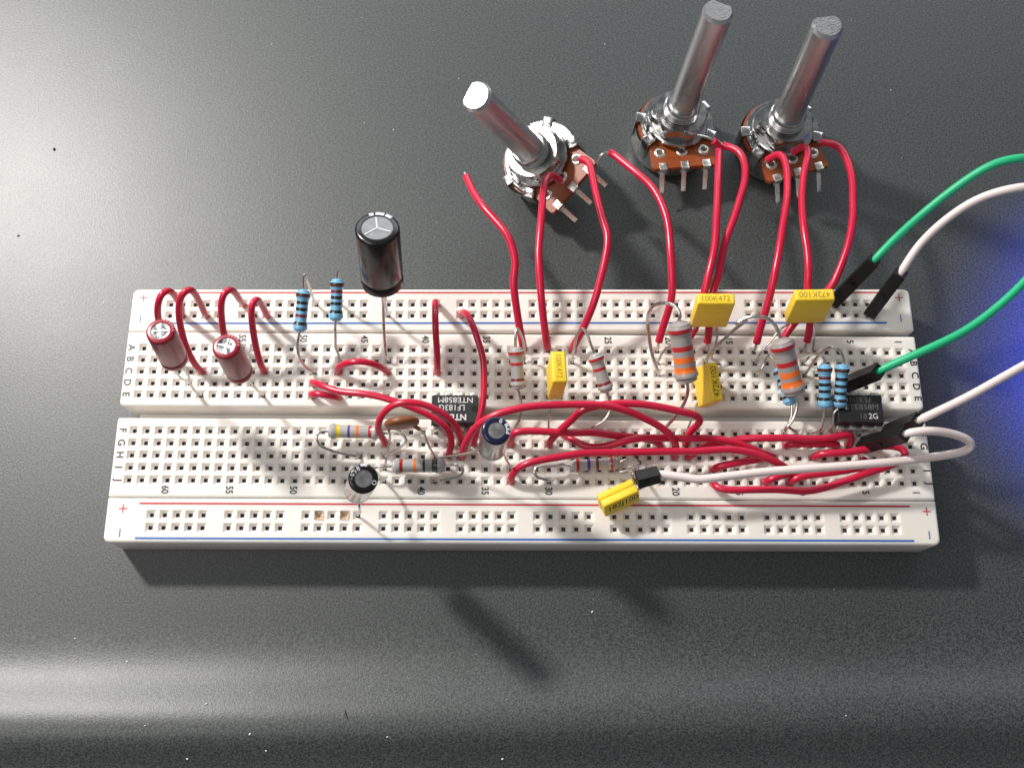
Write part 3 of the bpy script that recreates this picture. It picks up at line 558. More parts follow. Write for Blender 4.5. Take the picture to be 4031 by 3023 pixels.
# lint and dust specks lying on the desk
mb = MB()
specks = [(-78, -48.5, .28, 0), (-72, -60.5, .3, 0), (-52, -62, .38, 0), (-49, -65, .22, 0), (-64, -66.5, .22, 0), (-26, -62.5, .26, 0),
          (-4, -66.5, .3, 0), (14, -38.5, .3, 0), (62, -58.5, .22, 0), (-108, 66, .5, 1), (-113, 44, .3, 1), (-92, 28, .22, 0),
          (-61, -56.5, .3, 0), (-89, -44, .2, 0), (-60, 95, .2, 0), (-30, 72, .18, 0), (20, 96, .2, 0), (88, 84, .18, 0), (-98, 88, .2, 0), (-15, 86, .16, 0)]
for k in range(70):
    x, y = random.uniform(-115, 108), random.choice((random.uniform(32, 108), random.uniform(-68, -30)))
    specks.append((x, y, random.uniform(.05, .11), 0))
for x, y, r, mi in specks:
    z = ridge(x, y)
    n = 7
    rr = [r * random.uniform(.6, 1.2) for _ in range(n)]
    st, an = random.uniform(.5, 1), random.uniform(0, 3)
    def pt(k, s, h):
        a = 2*math.pi*k/n; px_, py_ = rr[k]*s*math.cos(a), rr[k]*s*math.sin(a)*st
        return (x + px_*math.cos(an) - py_*math.sin(an), y + px_*math.sin(an) + py_*math.cos(an), z + h)
    mb.grid([[pt(k, 1, .005) for k in range(n)], [pt(k, .8, r*.5) for k in range(n)], [pt(k, .2, r*.8) for k in range(n)]], mi, True, False, True)
tube(mb, smooth_path([(-34.2, -57.6, ridge(-34.2, -57.6)+.1), (-34, -58.4, ridge(-34, -58.4)+.15), (-33.6, -59.2, ridge(-33.6, -59.2)+.1)]), .1, 6, 1)
o = obj('lint', mb, ['lint_white', 'lint_dark'])
o['kind'] = 'stuff'; o['label'] = 'tiny pale lint and dust specks scattered on the desk'; o['category'] = 'lint'

# ------------------------------------------------------------------ breadboard
PITCH, TOP, POCK, BASEZ = 2.54, 0.52, 0.96, -9.0
ROWY = {r: 13.97 - PITCH*i for i, r in enumerate('ABCDE')}
ROWY.update({r: -3.81 - PITCH*i for i, r in enumerate('FGHIJ')})
def colx(c): return (32 - c) * PITCH
def skew(x, y): return y + 0.0075 * (x + 74)          # the far rail sits very slightly askew
MELT = {(13, 0), (15, 0)}
def slab(mb, x0, x1, y0, y1, cols, rows, warp=None, rad=(1, 1, 1, 1), skip=()):
    """plastic block with a tapered pocket and a square hole at each (column, row); rad = corner radii +x+y, -x+y, -x-y, +x-y"""
    wp = (lambda p: (p[0], warp(p[0], p[1]), p[2])) if warp else (lambda p: p)
    F = lambda pts, m=0: mb.face([wp(p) for p in pts], m)
    ins = 1.1
    gx = sorted({x0 + ins, x1 - ins} | {round(c + s*POCK, 4) for c in cols for s in (-1, 1)})
    gy = sorted({y0 + ins, y1 - ins} | {round(r + s*POCK, 4) for r in rows for s in (-1, 1)})
    pk = {(round(c - POCK, 4), round(r - POCK, 4)): (c, r) for c in cols for r in rows}
    for xa, xb in zip(gx, gx[1:]):
        for ya, yb in zip(gy, gy[1:]):
            q = pk.get((xa, ya))
            if not q: F([(xa, ya, TOP), (xb, ya, TOP), (xb, yb, TOP), (xa, yb, TOP)]); continue
            c, r = q
            sq = lambda h, z: [(c-h, r-h, z), (c+h, r-h, z), (c+h, r+h, z), (c-h, r+h, z)]
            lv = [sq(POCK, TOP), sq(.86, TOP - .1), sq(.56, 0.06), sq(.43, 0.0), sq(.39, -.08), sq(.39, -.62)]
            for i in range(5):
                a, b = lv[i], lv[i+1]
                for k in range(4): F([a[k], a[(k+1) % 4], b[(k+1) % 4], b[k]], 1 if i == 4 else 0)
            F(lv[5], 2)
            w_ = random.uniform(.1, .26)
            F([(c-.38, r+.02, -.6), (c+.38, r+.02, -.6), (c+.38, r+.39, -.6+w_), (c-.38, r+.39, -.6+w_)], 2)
    gx0, gx1, gy0, gy1 = x0 + ins, x1 - ins, y0 + ins, y1 - ins
    def outline(inset, z):
        out = []
        for (cx, cy, sx, sy, a0), rr in zip(((x1, y1, 1, 1, 0), (x0, y1, -1, 1, 90), (x0, y0, -1, -1, 180), (x1, y0, 1, -1, 270)), rad):
            for k in range(5):
                a = math.radians(a0 + 22.5*k); r2 = max(rr - inset*0.4, 0.05)
                out.append((cx - sx*(inset + r2) + r2*math.cos(a), cy - sy*(inset + r2) + r2*math.sin(a), z))
        return out
    o1 = outline(.42, TOP)
    corner = [(gx1, gy1, TOP), (gx0, gy1, TOP), (gx0, gy0, TOP), (gx1, gy0, TOP)]
    for q in range(4):
        for k in range(4): F([corner[q], o1[q*5+k], o1[q*5+k+1]])
        F([corner[q], o1[q*5+4], o1[(q*5+5) % 20], corner[(q+1) % 4]])
    rings = [o1, outline(.2, TOP - .08), outline(.06, TOP - .24), outline(0, TOP - .5), outline(.12, BASEZ + .5), outline(.4, BASEZ)]
    mb.grid([[wp(p) for p in r] for r in rings], 0, True, False, True)
bb = thing('breadboard', 'long white solderless breadboard lying across the dark desk', 'breadboard', (0, 0, DESK))
X0, X1 = -82.35, 82.35
farx = [-74.15 + PITCH*i for i in range(59) if i % 6 != 5]
nearx = [-73.45 + PITCH*i for i in range(59) if i % 6 != 5]
mb = MB(); slab(mb, X0, X1, 17.62, 27.15, farx, [23.77, 21.26], warp=skew, rad=(1.2, 1.2, .25, .25))
far_rail = obj('power_rail', mb, ['abs', 'hole', 'contact'], bb, smooth=30)
mb = MB(); slab(mb, X0, X1, -26.45, -17.6, nearx, [-21.0, -23.52], rad=(.25, .25, 1.2, 1.2))
near_rail = obj('power_rail', mb, ['abs', 'hole', 'contact'], bb, smooth=30)
cols = [colx(c) for c in range(1, 64)]
mb = MB()
slab(mb, X0, X1, 1.38, 17.5, cols, [ROWY[r] for r in 'ABCDE'], rad=(.3, .3, .9, .9))
slab(mb, X0, X1, -17.45, -1.1, cols, [ROWY[r] for r in 'FGHIJ'], rad=(.5, .5, .3, .3))
mb.box((X0 + 2.4, -1.5, BASEZ + .1), (X1 - 2.4, 1.8, -5.6))
strip = obj('terminal_strip', mb, ['abs', 'hole', 'contact'], bb, smooth=30)
PZ = TOP + 0.012
def stroke(parent, name, key, x0, x1, y0, y1, warp=None):
    mb = MB(); n = 40; w = warp or (lambda x, y: y)
    xs_ = [x0 + (x1-x0)*i/n for i in range(n+1)]
    for a, b in zip(xs_, xs_[1:]): mb.face([(a, w(a, y0), PZ), (b, w(b, y0), PZ), (b, w(b, y1), PZ), (a, w(a, y1), PZ)])
    return obj(name, mb, key, parent, smooth=0)
stroke(far_rail, 'red_line', 'ink_red', -76.6, 75.5, 26.15, 26.5, skew)
stroke(far_rail, 'blue_line', 'ink_blue', -73.9, 76.7, 19.2, 19.6, skew)
stroke(near_rail, 'red_line', 'ink_red', -76.0, 77.0, -18.92, -18.56)
stroke(near_rail, 'blue_line', 'ink_blue', -76.1, 77.1, -25.86, -25.46)
def sign(parent, x, y, plus, key):
    mb = MB()
    mb.face([(x-.11, y-.85, PZ), (x+.11, y-.85, PZ), (x+.11, y+.85, PZ), (x-.11, y+.85, PZ)])
    if plus: mb.face([(x-.85, y-.11, PZ+.006), (x+.85, y-.11, PZ+.006), (x+.85, y+.11, PZ+.006), (x-.85, y+.11, PZ+.006)])
    obj('plus_sign' if plus else 'minus_sign', mb, key, parent, smooth=0)
sign(far_rail, -79.95, 25.1, True, 'ink_red'); sign(far_rail, -80.1, 20.5, False, 'ink_blue')
sign(far_rail, 79.95, 26.3, True, 'ink_red'); sign(far_rail, 79.8, 21.6, False, 'ink_blue')
sign(near_rail, -79.1, -19.8, True, 'ink_red'); sign(near_rail, -79.2, -24.6, False, 'ink_blue')
sign(near_rail, 80.3, -19.75, True, 'ink_red'); sign(near_rail, 80.25, -24.5, False, 'ink_blue')
for r in 'ABCDEFGHIJ':
    for x in (-81.2 if r < 'F' else -80.95, 81.35):
        mb = MB(); text(mb, r, (x, ROWY[r], PZ), (0, -1, 0), (1, 0, 0), 2.0, bold=0.022)
        obj('row_letter', mb, 'ink_black', strip, smooth=0)
for c in [1] + list(range(5, 61, 5)):
    for y in (16.2, -15.95):
        mb = MB(); text(mb, str(c), (colx(c) - .1, y, PZ), (0, -1, 0), (1, 0, 0), 2.0, sx=.84, bold=0.02)
        obj('column_number', mb, 'ink_black', strip, smooth=0)
# two scorched, half melted holes in the near rail
for i in (13, 15):
    c, r = -73.45 + PITCH*i, -21.0
    mb = MB(); n = 6
    g = []
    for a in range(n + 1):
        row = []
        for b in range(n + 1):
            u, v = a/n*2 - 1, b/n*2 - 1
            e = max(abs(u), abs(v))
            h = (-.5 + 1.1*e) + random.uniform(-.3, .3)*(1 if e < .99 else .15) - .05
            row.append((c + v*.90, r + u*.90, h + .03))
        g.append(row)
    mb.grid(g, 0, False)
    obj('melted_plastic', mb, 'abs_dirty', near_rail)

# ------------------------------------------------------------------ jumper wires
WR = 0.69
def wire(key, path, label, group, s0=2.95, s1=2.95, r=WR, name='jumper_wire', mat_='red_pvc'):
    p = smooth_path(path, relax=14)
    L = length(p)
    t = thing(name, label, 'wire', path[0] if path[0][2] < path[-1][2] else path[-1], group)
    mb = MB(); tube(mb, cut(p, s0, L - s1), r, 12); obj('insulation', mb, mat_, t)
    if s0 > .2:
        mb = MB(); tube(mb, cut(p, 0, s0 + .6), .29, 7); obj('bare_end', mb, 'tin', t)
    if s1 > .2:
        mb = MB(); tube(mb, cut(p, L - s1 - .6, L), .29, 7); obj('bare_end', mb, 'tin', t)
    return t
G1, G2, G3, G4 = 'tall red jumper loops at the left end', 'red jumpers around the left chip', 'red jumpers tangled across the lower rows', 'red wires rising towards the potentiometers'
RL = {
 'w1': ('tall red jumper loop rising behind the leftmost red capacitor', G1),
 'w2': ('tall red jumper loop just right of the leftmost red capacitor', G1),
 'w3': ('tall red jumper loop rising behind the second red capacitor', G1),
 'w4': ('shorter red jumper loop between the second red capacitor and the blue resistors', G1),
 'w5': ('short low red jumper arching along row C left of column 40', G2),
 'w6': ('straight red jumper from the far rail down to row C beside column 40', G2),
 'w7': ('long red jumper from the far rail passing the right side of the upside-down chip', G2),
 'wb': ('short stubby red jumper in row E at column 48', G2),
 'wa': ('long red jumper from row D at column 49 running under the arching one', G2),
 'wc': ('red jumper arching over the brown disc capacitor to below the chip', G2),
 't1': ('long red jumper arching from behind the small blue capacitor down to column 20', G3),
 't2': ('red jumper climbing from row G at column 30 and hooking back at column 18', G3),
 't3': ('red jumper running level to the right from behind the small blue capacitor', G3),
 't4': ('red jumper sagging in a curve along row G then crossing rows to column 12', G3),
 't5': ('long red jumper from row J at column 33 passing over the lying resistor', G3),
 't6': ('red jumper loop bulging below row J and doubling back under the white cable', G3),
 't7': ('short red jumper leaving row I at column 17 just above the white cable', G3),
 't8': ('short low red jumper in row G at column 11, beneath the level one', G3),
 't9': ('level red jumper ending just below the right-hand black chip', G3),
 't10': ('red jumper from row J at column 11 slanting right under the white cable', G3),
 't11': ('short red jumper from row J at column 13 slipping under the white cable', G3),
}
for k, (lab, g) in RL.items(): wire(k, DATA['RED'][k], lab, g, r=.68 if k[0] == 'w' else .74)
UL = {
 'u1': ('red wire with a loose cut end left of the tilted potentiometer', 1.0, 2.95),
 'u2': ('red wire from the middle terminal of the tilted potentiometer down to column 30', .9, 3.6),
 'u3': ('red wire from the right terminal of the tilted potentiometer down to column 28', .9, 2.95),
 'u4': ('red wire with a loose stripped end between the tilted and the middle potentiometers', 3.9, 5.4),
 'u5': ('straight red wire with a stripped tip touching the middle potentiometer', 3.8, 2.95),
 'u6': ('red wire bowing out to the right just right of the middle potentiometer', 1.4, 5.2),
 'u7': ('red wire from the left terminal of the rightmost potentiometer down to column 13', .9, 5.4),
 'u8': ('red wire from the middle terminal of the rightmost potentiometer down to column 9', .9, 5.4),
 'u9': ('red wire bowing far right from the rightmost potentiometer past the yellow capacitor', .9, 2.95),
}
for k, (lab, a, b) in UL.items(): wire(k, DATA['UP'][k], lab, G4, a, b, r=.80)

# ------------------------------------------------------------------ resistors
def resistor(key, label, body, bands, rb, rm, group, lead_r=.29, belly=0.0):
    d = DATA['RES'][key]
    a, b = Vector(d['a']), Vector(d['b'])
    L = (b - a).length
    mtx = frame(a, b, Vector((0.3, -0.2, 1)))
    t = thing('resistor', label, 'resistor', min(d['la'][-1], d['lb'][-1], key=lambda p: p[2]), group)
    e = min(.24 * L, 2.0) * (1.35 if rb > 2 else 1)
    cp = max(.55, rb * .5)
    def rad(h):
        def end(q):                                     # q = distance from the tip
            if q < cp: return rb * math.sin(math.pi/2 * min(1, (q + .05) / (cp + .05))) ** .55
            if q < e*.62: return rb
            if q < e*1.15:
                s = (q - e*.62) / (e*.53); s = s*s*(3 - 2*s)
                return rb + (rm - rb) * s
            return rm
        return min(end(h), end(L - h)) if h < cp or L - h < cp else max(rm, min(rb, max(end(h), end(L - h))))
    tip = [0, .04, .1, .2, .34, .52, .74, 1]
    hs = [cp*q for q in tip] + [cp + (L - 2*cp) * i / 34 for i in range(1, 34)] + [L - cp*q for q in tip[::-1]]
    mb = MB(); lathe(mb, mtx, [(rad(h), h) for h in hs], 24, 0, cap0=True, cap1=True)
    bo_ = obj('body', mb, body, t, smooth=50)
    for pos, wd, col in bands:
        h0, h1 = L*pos - wd/2, L*pos + wd/2
        mb = MB(); lathe(mb, mtx, [(rad(h0) - .02, h0 - .01)] + [(rad(h0 + (h1-h0)*i/4) + .025, h0 + (h1-h0)*i/4) for i in range(5)] + [(rad(h1) - .02, h1 + .01)], 24)
        obj('colour_band', mb, 'band_' + col, t, smooth=60)
    for end, pth in ((a, d['la']), (b, d['lb'])):
        inner = end + ((b - a) * (.06 if end == a else -.06))
        mb = MB(); tube(mb, smooth_path([inner] + [end] + [Vector(p) for p in pth], .35), lead_r, 8)
        obj('lead', mb, 'tin', t)
    return t
BG, GG, LG = 'small blue banded resistors', 'grey banded resistors standing on their leads', 'grey banded resistors lying low on the board'
resistor('blue1', 'blue banded resistor over the far rail, left of the pair near column 50', 'r_blue',
         [(.13, .7, 'brown'), (.31, .62, 'black'), (.46, .62, 'black'), (.61, .6, 'maroon'), (.79, .6, 'black')], 1.46, 1.17, BG)
resistor('blue2', 'blue banded resistor over the far rail, nearest the big black capacitor', 'r_blue',
         [(.14, .75, 'brown'), (.30, .6, 'maroon'), (.44, .6, 'black'), (.58, .6, 'black'), (.77, .6, 'black')], 1.46, 1.17, BG)
resistor('grey1', 'light grey resistor with red bands standing upright at column 33', 'r_grey_light',
         [(.14, .55, 'red'), (.39, .6, 'red'), (.76, .55, 'maroon')], 1.60, 1.30, GG)
resistor('grey2', 'light grey resistor with red bands leaning, right of the narrow upright yellow capacitor', 'r_grey_light',
         [(.14, .55, 'red'), (.39, .6, 'red'), (.76, .55, 'maroon')], 1.60, 1.30, GG)
resistor('big1', 'large grey resistor with two red and two orange bands, left one of the big pair', 'r_grey',
         [(.145, .85, 'red'), (.42, .95, 'red'), (.60, 1.15, 'orange'), (.76, 1.15, 'orange')], 2.45, 2.08, GG, .36)
resistor('big2', 'large grey resistor with two red and two orange bands, right one of the big pair', 'r_grey',
         [(.145, .85, 'red'), (.42, .95, 'red'), (.60, 1.15, 'orange'), (.76, 1.15, 'orange')], 2.45, 2.08, GG, .36)
resistor('blue3', 'blue resistor with black bands standing left of the green cable plug', 'r_blue',
         [(.12, .65, 'brown'), (.30, .6, 'maroon'), (.45, .62, 'black'), (.60, .62, 'black'), (.77, .6, 'black')], 1.46, 1.17, BG)
resistor('blue4', 'blue resistor with black bands standing directly against the green cable plug', 'r_blue',
         [(.14, .65, 'brown'), (.34, .66, 'black'), (.50, .62, 'black'), (.66, .62, 'black'), (.82, .6, 'black')], 1.46, 1.17, BG)
resistor('blue5', 'blue resistor almost hidden behind the right-hand large grey resistor', 'r_blue',
         [(.14, .65, 'brown'), (.34, .6, 'black'), (.50, .6, 'black'), (.78, .6, 'black')], 1.46, 1.17, BG)
resistor('lying1', 'grey resistor with yellow, violet, orange and red bands lying in row F', 'r_grey_light',
         [(.20, .75, 'yellow'), (.40, .42, 'violet'), (.555, .55, 'orange'), (.79, .6, 'red')], 1.56, 1.26, LG)
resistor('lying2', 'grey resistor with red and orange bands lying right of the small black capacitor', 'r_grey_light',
         [(.18, .6, 'red'), (.43, .55, 'orange'), (.60, .5, 'dark'), (.80, 1.1, 'olive')], 1.60, 1.30, LG)  # last ring is wider and dark olive, darkening the right end
resistor('lying3', 'grey resistor with red, violet and brown bands lying under the long red jumper', 'r_grey_light',
         [(.13, .6, 'red'), (.36, .6, 'violet'), (.54, .55, 'maroon'), (.84, .5, 'red')], 1.42, 1.14, LG)

# ------------------------------------------------------------------ electrolytic capacitors
def electrolytic(key, label, sleeve, top, score, extra=None, side=None, rim=.66, hint=Vector((0.2, 1, 0))):
    d = DATA['CAP'][key]
    b, t_, R = Vector(d['b']), Vector(d['t']), d['R']
    H = (t_ - b).length
    mtx = frame(b, t_, hint)
    th = thing('electrolytic_capacitor', label, 'capacitor', d['l1'][-1], 'round electrolytic capacitors')
    cr = H * .14
    prof = [(R*.62, .0), (R*.82, -.02), (R*.93, .10), (R, .38), (R, cr*.72), (R*.93, cr), (R, cr*1.32), (R, H - .6), (R*.985, H - .34), (R*.94, H - .12), (R*.86, H), (R*rim, H + .02), (R*(rim-.015), H - .12)]
    mb = MB()
    cut_i = 7
    if side:
        lathe(mb, mtx, prof[:8], 36, 1); lathe(mb, mtx, prof[7:], 36, 0)
        sl = obj('sleeve', mb, [sleeve, side], th, smooth=40)
    else:
        lathe(mb, mtx, prof, 36); sl = obj('sleeve', mb, sleeve, th, smooth=40)
    mb = MB()
    if len(score) == 4:
        n_ = 16; hz = [[random.uniform(-.22, .10) for _ in range(n_)] for _ in range(2)]
        rr_ = [[mtx @ Vector((R*(rim-.01)*q*math.cos(2*math.pi*k/n_), R*(rim-.01)*q*math.sin(2*math.pi*k/n_), H - .13 + (hz[i-1][k] if i else 0))) for k in range(n_)] for i, q in enumerate((1, .72, .38))]
        mb.grid(rr_, 0, True, False, True)
    else:
        lathe(mb, mtx, [(R*(rim-.01), H - .13), (R*.3, H - .10), (.02, H - .10)], 32, cap1=True)
    td = obj('top_disc', mb, top, th, smooth=15 if len(score) == 4 else 40)
    mb = MB()
    for a in score:
        m2 = mtx @ Matrix.Rotation(math.radians(a), 4, 'Z')
        mb.box((0.0, -.13, H - .12), (R*(rim-.06), .13, H - .02), 0, m2)
    if score: obj('vent_score', mb, 'alu', td)
    mb = MB(); lathe(mb, mtx, [(.02, .02), (R*.62, .02)], 24); obj('rubber_bung', mb, 'rubber', th)
    for sgn, k in ((1, 'l1'), (-1, 'l2')):
        st = mtx @ Vector((0, 0, .3)); p0 = Vector(d[k][0])
        lat = (p0 - st); lat -= mtx.col[2].to_3d() * lat.dot(mtx.col[2].to_3d())
        lat = lat.normalized() * R * .38 if lat.length > 1e-3 else Vector((R*.38, 0, 0))
        s = st + lat
        pth = [s, s - mtx.col[2].to_3d()*1.0] + [Vector(p) for p in d[k][1:]]
        mb = MB(); tube(mb, smooth_path(pth, .35), .25 if R < 3 else .31, 8); obj('lead', mb, 'tin', th)
    return th, mtx, R, H, rim
def arc_patch(mb, mtx, prof, a0, a1, grow=.02):
    lathe(mb, mtx, [(r + grow, h + grow) for r, h in prof], 12, 0, math.radians(a0), math.radians(a1))
def rim_text(th, mtx, R, H, rim, items, key):
    for s, ang, size in items:
        a = math.radians(ang); rr = R*(rim + .92)/2
        c = mtx @ Vector((rr*math.cos(a), rr*math.sin(a), H + .055))
        rd = mtx.to_3x3() @ Vector((math.cos(a), math.sin(a), -.06)); tg = mtx.to_3x3() @ Vector((-math.sin(a), math.cos(a), 0))
        mb = MB(); text(mb, s, c, -tg, rd, size, bold=.012); obj('print', mb, key, th, smooth=0)
c = electrolytic('red1', 'red electrolytic capacitor with a crumpled silver top, leftmost part on the board', 'sleeve_red', 'alu_can', (20, 105, 200, 285))
mb = MB()
for k in range(6): arc_patch(mb, c[1], [(c[2]*.985, c[3]-.34), (c[2]*.94, c[3]-.12), (c[2]*.86, c[3]), (c[2]*.76, c[3]+.02)], -78 + k*15, -70 + k*15)
obj('stripe', mb, 'stripe_red', c[0])
c = electrolytic('red2', 'red electrolytic capacitor with a cross-scored silver top, second from the left end', 'sleeve_red', 'alu_can', (0, 90, 180, 270))
mb = MB()
for k in range(6): arc_patch(mb, c[1], [(c[2]*.985, c[3]-.34), (c[2]*.94, c[3]-.12), (c[2]*.86, c[3]), (c[2]*.76, c[3]+.02)], -78 + k*15, -70 + k*15)
obj('stripe', mb, 'stripe_red', c[0])
c = electrolytic('black_big', 'large glossy black electrolytic capacitor standing above the far rail', 'sleeve_black', 'alu_can', (20, 140, 262), rim=.71)
mb = MB()
for a0, a1 in ((-33, -12), (-7, 20), (26, 40)): arc_patch(mb, c[1], [(c[2]*1.0, c[3]-.6), (c[2]*.985, c[3]-.34), (c[2]*.94, c[3]-.12), (c[2]*.86, c[3]), (c[2]*.74, c[3]+.02)], a0, a1)
obj('stripe', mb, 'stripe', c[0])
c = electrolytic('black_small', 'small black and silver electrolytic capacitor standing at the near rail', 'sleeve_black', 'alu_can', (), side='sleeve_silver', rim=.60)
mb = MB(); arc_patch(mb, c[1], [(c[2]*1.0, c[3]-.9), (c[2]*1.0, c[3]-.6), (c[2]*.985, c[3]-.34), (c[2]*.94, c[3]-.12), (c[2]*.86, c[3]), (c[2]*.8, c[3]+.015)], -2, 26)
obj('stripe', mb, 'stripe', c[0])
rim_text(c[0], c[1], c[2], c[3], c[4], [('8', 42, 1.2), ('5', 64, 1.1), ('0', 86, 1.0), ('.', 104, 1.2), ('O', -98, 1.1)], 'stripe')
c = electrolytic('blue_small', 'small dark blue and silver electrolytic capacitor below the left chip', 'sleeve_navy', 'alu_can', (), side='sleeve_silver', rim=.60)
mb = MB(); arc_patch(mb, c[1], [(c[2]*1.0, c[3]-2.2), (c[2]*1.0, c[3]-.6), (c[2]*.985, c[3]-.34), (c[2]*.94, c[3]-.12), (c[2]*.86, c[3]), (c[2]*.66, c[3]+.02)], -98, -42)
st = obj('stripe', mb, 'stripe', c[0])
mb = MB()
for a in (-82, -62): arc_patch(mb, c[1], [(c[2]*.94, c[3]-.12), (c[2]*.86, c[3]), (c[2]*.76, c[3]+.02)], a - 4, a + 4, .035)
obj('minus_mark', mb, 'sleeve_navy', st)
rim_text(c[0], c[1], c[2], c[3], c[4], [('6', -14, 1.35)], 'stripe')

# ------------------------------------------------------------------ yellow film capacitors
def film(key, label, txt, flip, along, ink='stamp'):
    d = DATA['FILM'][key]
    nt = [Vector(p) for p in d['nt']]; ft = [Vector(p) for p in d['ft']]; nb = [Vector(p) for p in d['nb']]
    x = (nt[1] - nt[0] + ft[1] - ft[0]) / 2; y = ((ft[0] + ft[1]) - (nt[0] + nt[1])) / 2; u = ((nt[0] + nt[1]) - (nb[0] + nb[1])) / 2
    z = u.normalized(); Hh = u.length
    x -= z * x.dot(z); w = x.length; x.normalize()
    yl = y.length; y = z.cross(x)
    c = (nt[0] + nt[1] + ft[0] + ft[1]) / 4
    mtx = Matrix((x, y, z)).transposed().to_4x4(); mtx.translation = c
    t = thing('film_capacitor', label, 'capacitor', DATA['FILML'][key][0][-1], 'yellow box film capacitors')
    mb = MB(); mb.box((-w/2, -yl/2, -Hh), (w/2, yl/2, 0), 0, mtx, .32); bo_ = obj('body', mb, 'yellow', t, smooth=50)
    mb = MB()
    xd, yd = (x, y) if along == 'x' else (-y, x)
    if flip: xd, yd = -xd, -yd
    span = (w if along == 'x' else yl)
    text(mb, txt, mtx @ Vector((0, 0, .012)), xd, yd, span * .235, bold=.0, sx=.92)
    obj('print', mb, ink, bo_, smooth=0)
    for pth in DATA['FILML'][key]:
        s = Vector(pth[0]); loc = mtx.inverted() @ s
        loc = Vector((max(-w*.36, min(w*.36, loc.x)), max(-yl*.36, min(yl*.36, loc.y)), -Hh + .4)); s0 = mtx @ loc
        mb = MB(); tube(mb, smooth_path([s0, s0 - z*.8] + [Vector(p) for p in pth[1:]], .35), .24, 8); obj('lead', mb, 'tin', t)
film('y1', 'narrow yellow box capacitor stamped 100K472 standing end-on between two grey resistors', '100K472', False, 'y')
film('y2', 'yellow box capacitor stamped 100K472 standing broadside above the left big grey resistor', '100K472', False, 'x')
film('y3', 'yellow box capacitor leaning against the left big grey resistor, stamped side in shade', '472K100', True, 'y', 'stamp_dark')
film('y4', 'yellow box capacitor with upside-down stamp, beside the black plugs on the far rail', '472K100', True, 'x')
d = DATA['Y5']
l, r = Vector(d['l']), Vector(d['r'])
ax = (r - l).normalized()
up = Vector((0.10, 0.52, 1)); up -= ax * up.dot(ax); up.normalize()
side = up.cross(ax)
mtx = Matrix((ax, side, up)).transposed().to_4x4(); mtx.translation = (l + r) / 2
Lc = (r - l).length
t = thing('film_capacitor', 'yellow box capacitor stamped 182J100 lying tilted over the near red line', 'capacitor', d['lead'][-1], 'yellow box film capacitors')
mb = MB(); mb.box((-Lc/2, .03, -3.9), (Lc/2, 1.55, .0), 0, mtx, .26); mb.box((-Lc/2, -1.8, -3.9), (Lc/2, -.03, 0), 0, mtx, .30)
mb.box((-Lc/2 + .1, -1.5, -3.7), (Lc/2 - .1, 1.3, -.28), 0, mtx)
bo_ = obj('body', mb, 'yellow', t, smooth=50)
mb = MB(); text(mb, '182J100', mtx @ Vector((.35, -1.815, -1.75)), ax, up, Lc*.27, bold=.008); obj('print', mb, 'stamp_dark', bo_, smooth=0)
s0 = mtx @ Vector((Lc/2 - .4, .7, -.9))
mb = MB(); tube(mb, smooth_path([s0, s0 + ax*.7 + up*.5] + [Vector(p) for p in d['lead'][1:]], .35), .25, 8); obj('lead', mb, 'tin', t)
s0 = mtx @ Vector((Lc/2 - .4, -.7, -1.2))
mb = MB(); tube(mb, [s0, s0 + ax*1.2, s0 + ax*2.2], .25, 8); obj('lead', mb, 'tin', t)

# ------------------------------------------------------------------ brown disc capacitor
d = DATA['DISC']
c = Vector(d['c'])
nrm = Vector((0.12, -0.985, -0.10)).normalized()
mtx = frame(c - nrm*.9, c + nrm*.9, Vector((1, 0, -.12)))
t = thing('disc_capacitor', 'brown ceramic disc capacitor standing on edge beside the yellow-banded resistor', 'capacitor', d['l2'][-1])
mb = MB(); lathe(mb, mtx, [(.02, -.05), (1.7, .0), (2.7, .15), (3.2, .45), (3.42, .95), (3.2, 1.45), (2.7, 1.75), (1.7, 1.9), (.02, 1.95)], 32)
bo_ = obj('body', mb, 'ceramic', t, smooth=60)
for s, k in ((-1, 'l1'), (1, 'l2')):
    st = c + Vector((s*2.0, 0, -1.6))
    fo = Vector(d[k][0]); fo = st + (fo - st).normalized() * min((fo - st).length, 1.6)
    mb = MB(); tube(mb, [st, st.lerp(fo, .5), fo], .42, 10, r_end=.2); obj('lead_coating', mb, 'ceramic', t)
    mb = MB(); tube(mb, smooth_path([st, fo] + [Vector(p) for p in d[k][1:]], .35), .24, 8); obj('lead', mb, 'tin', t)

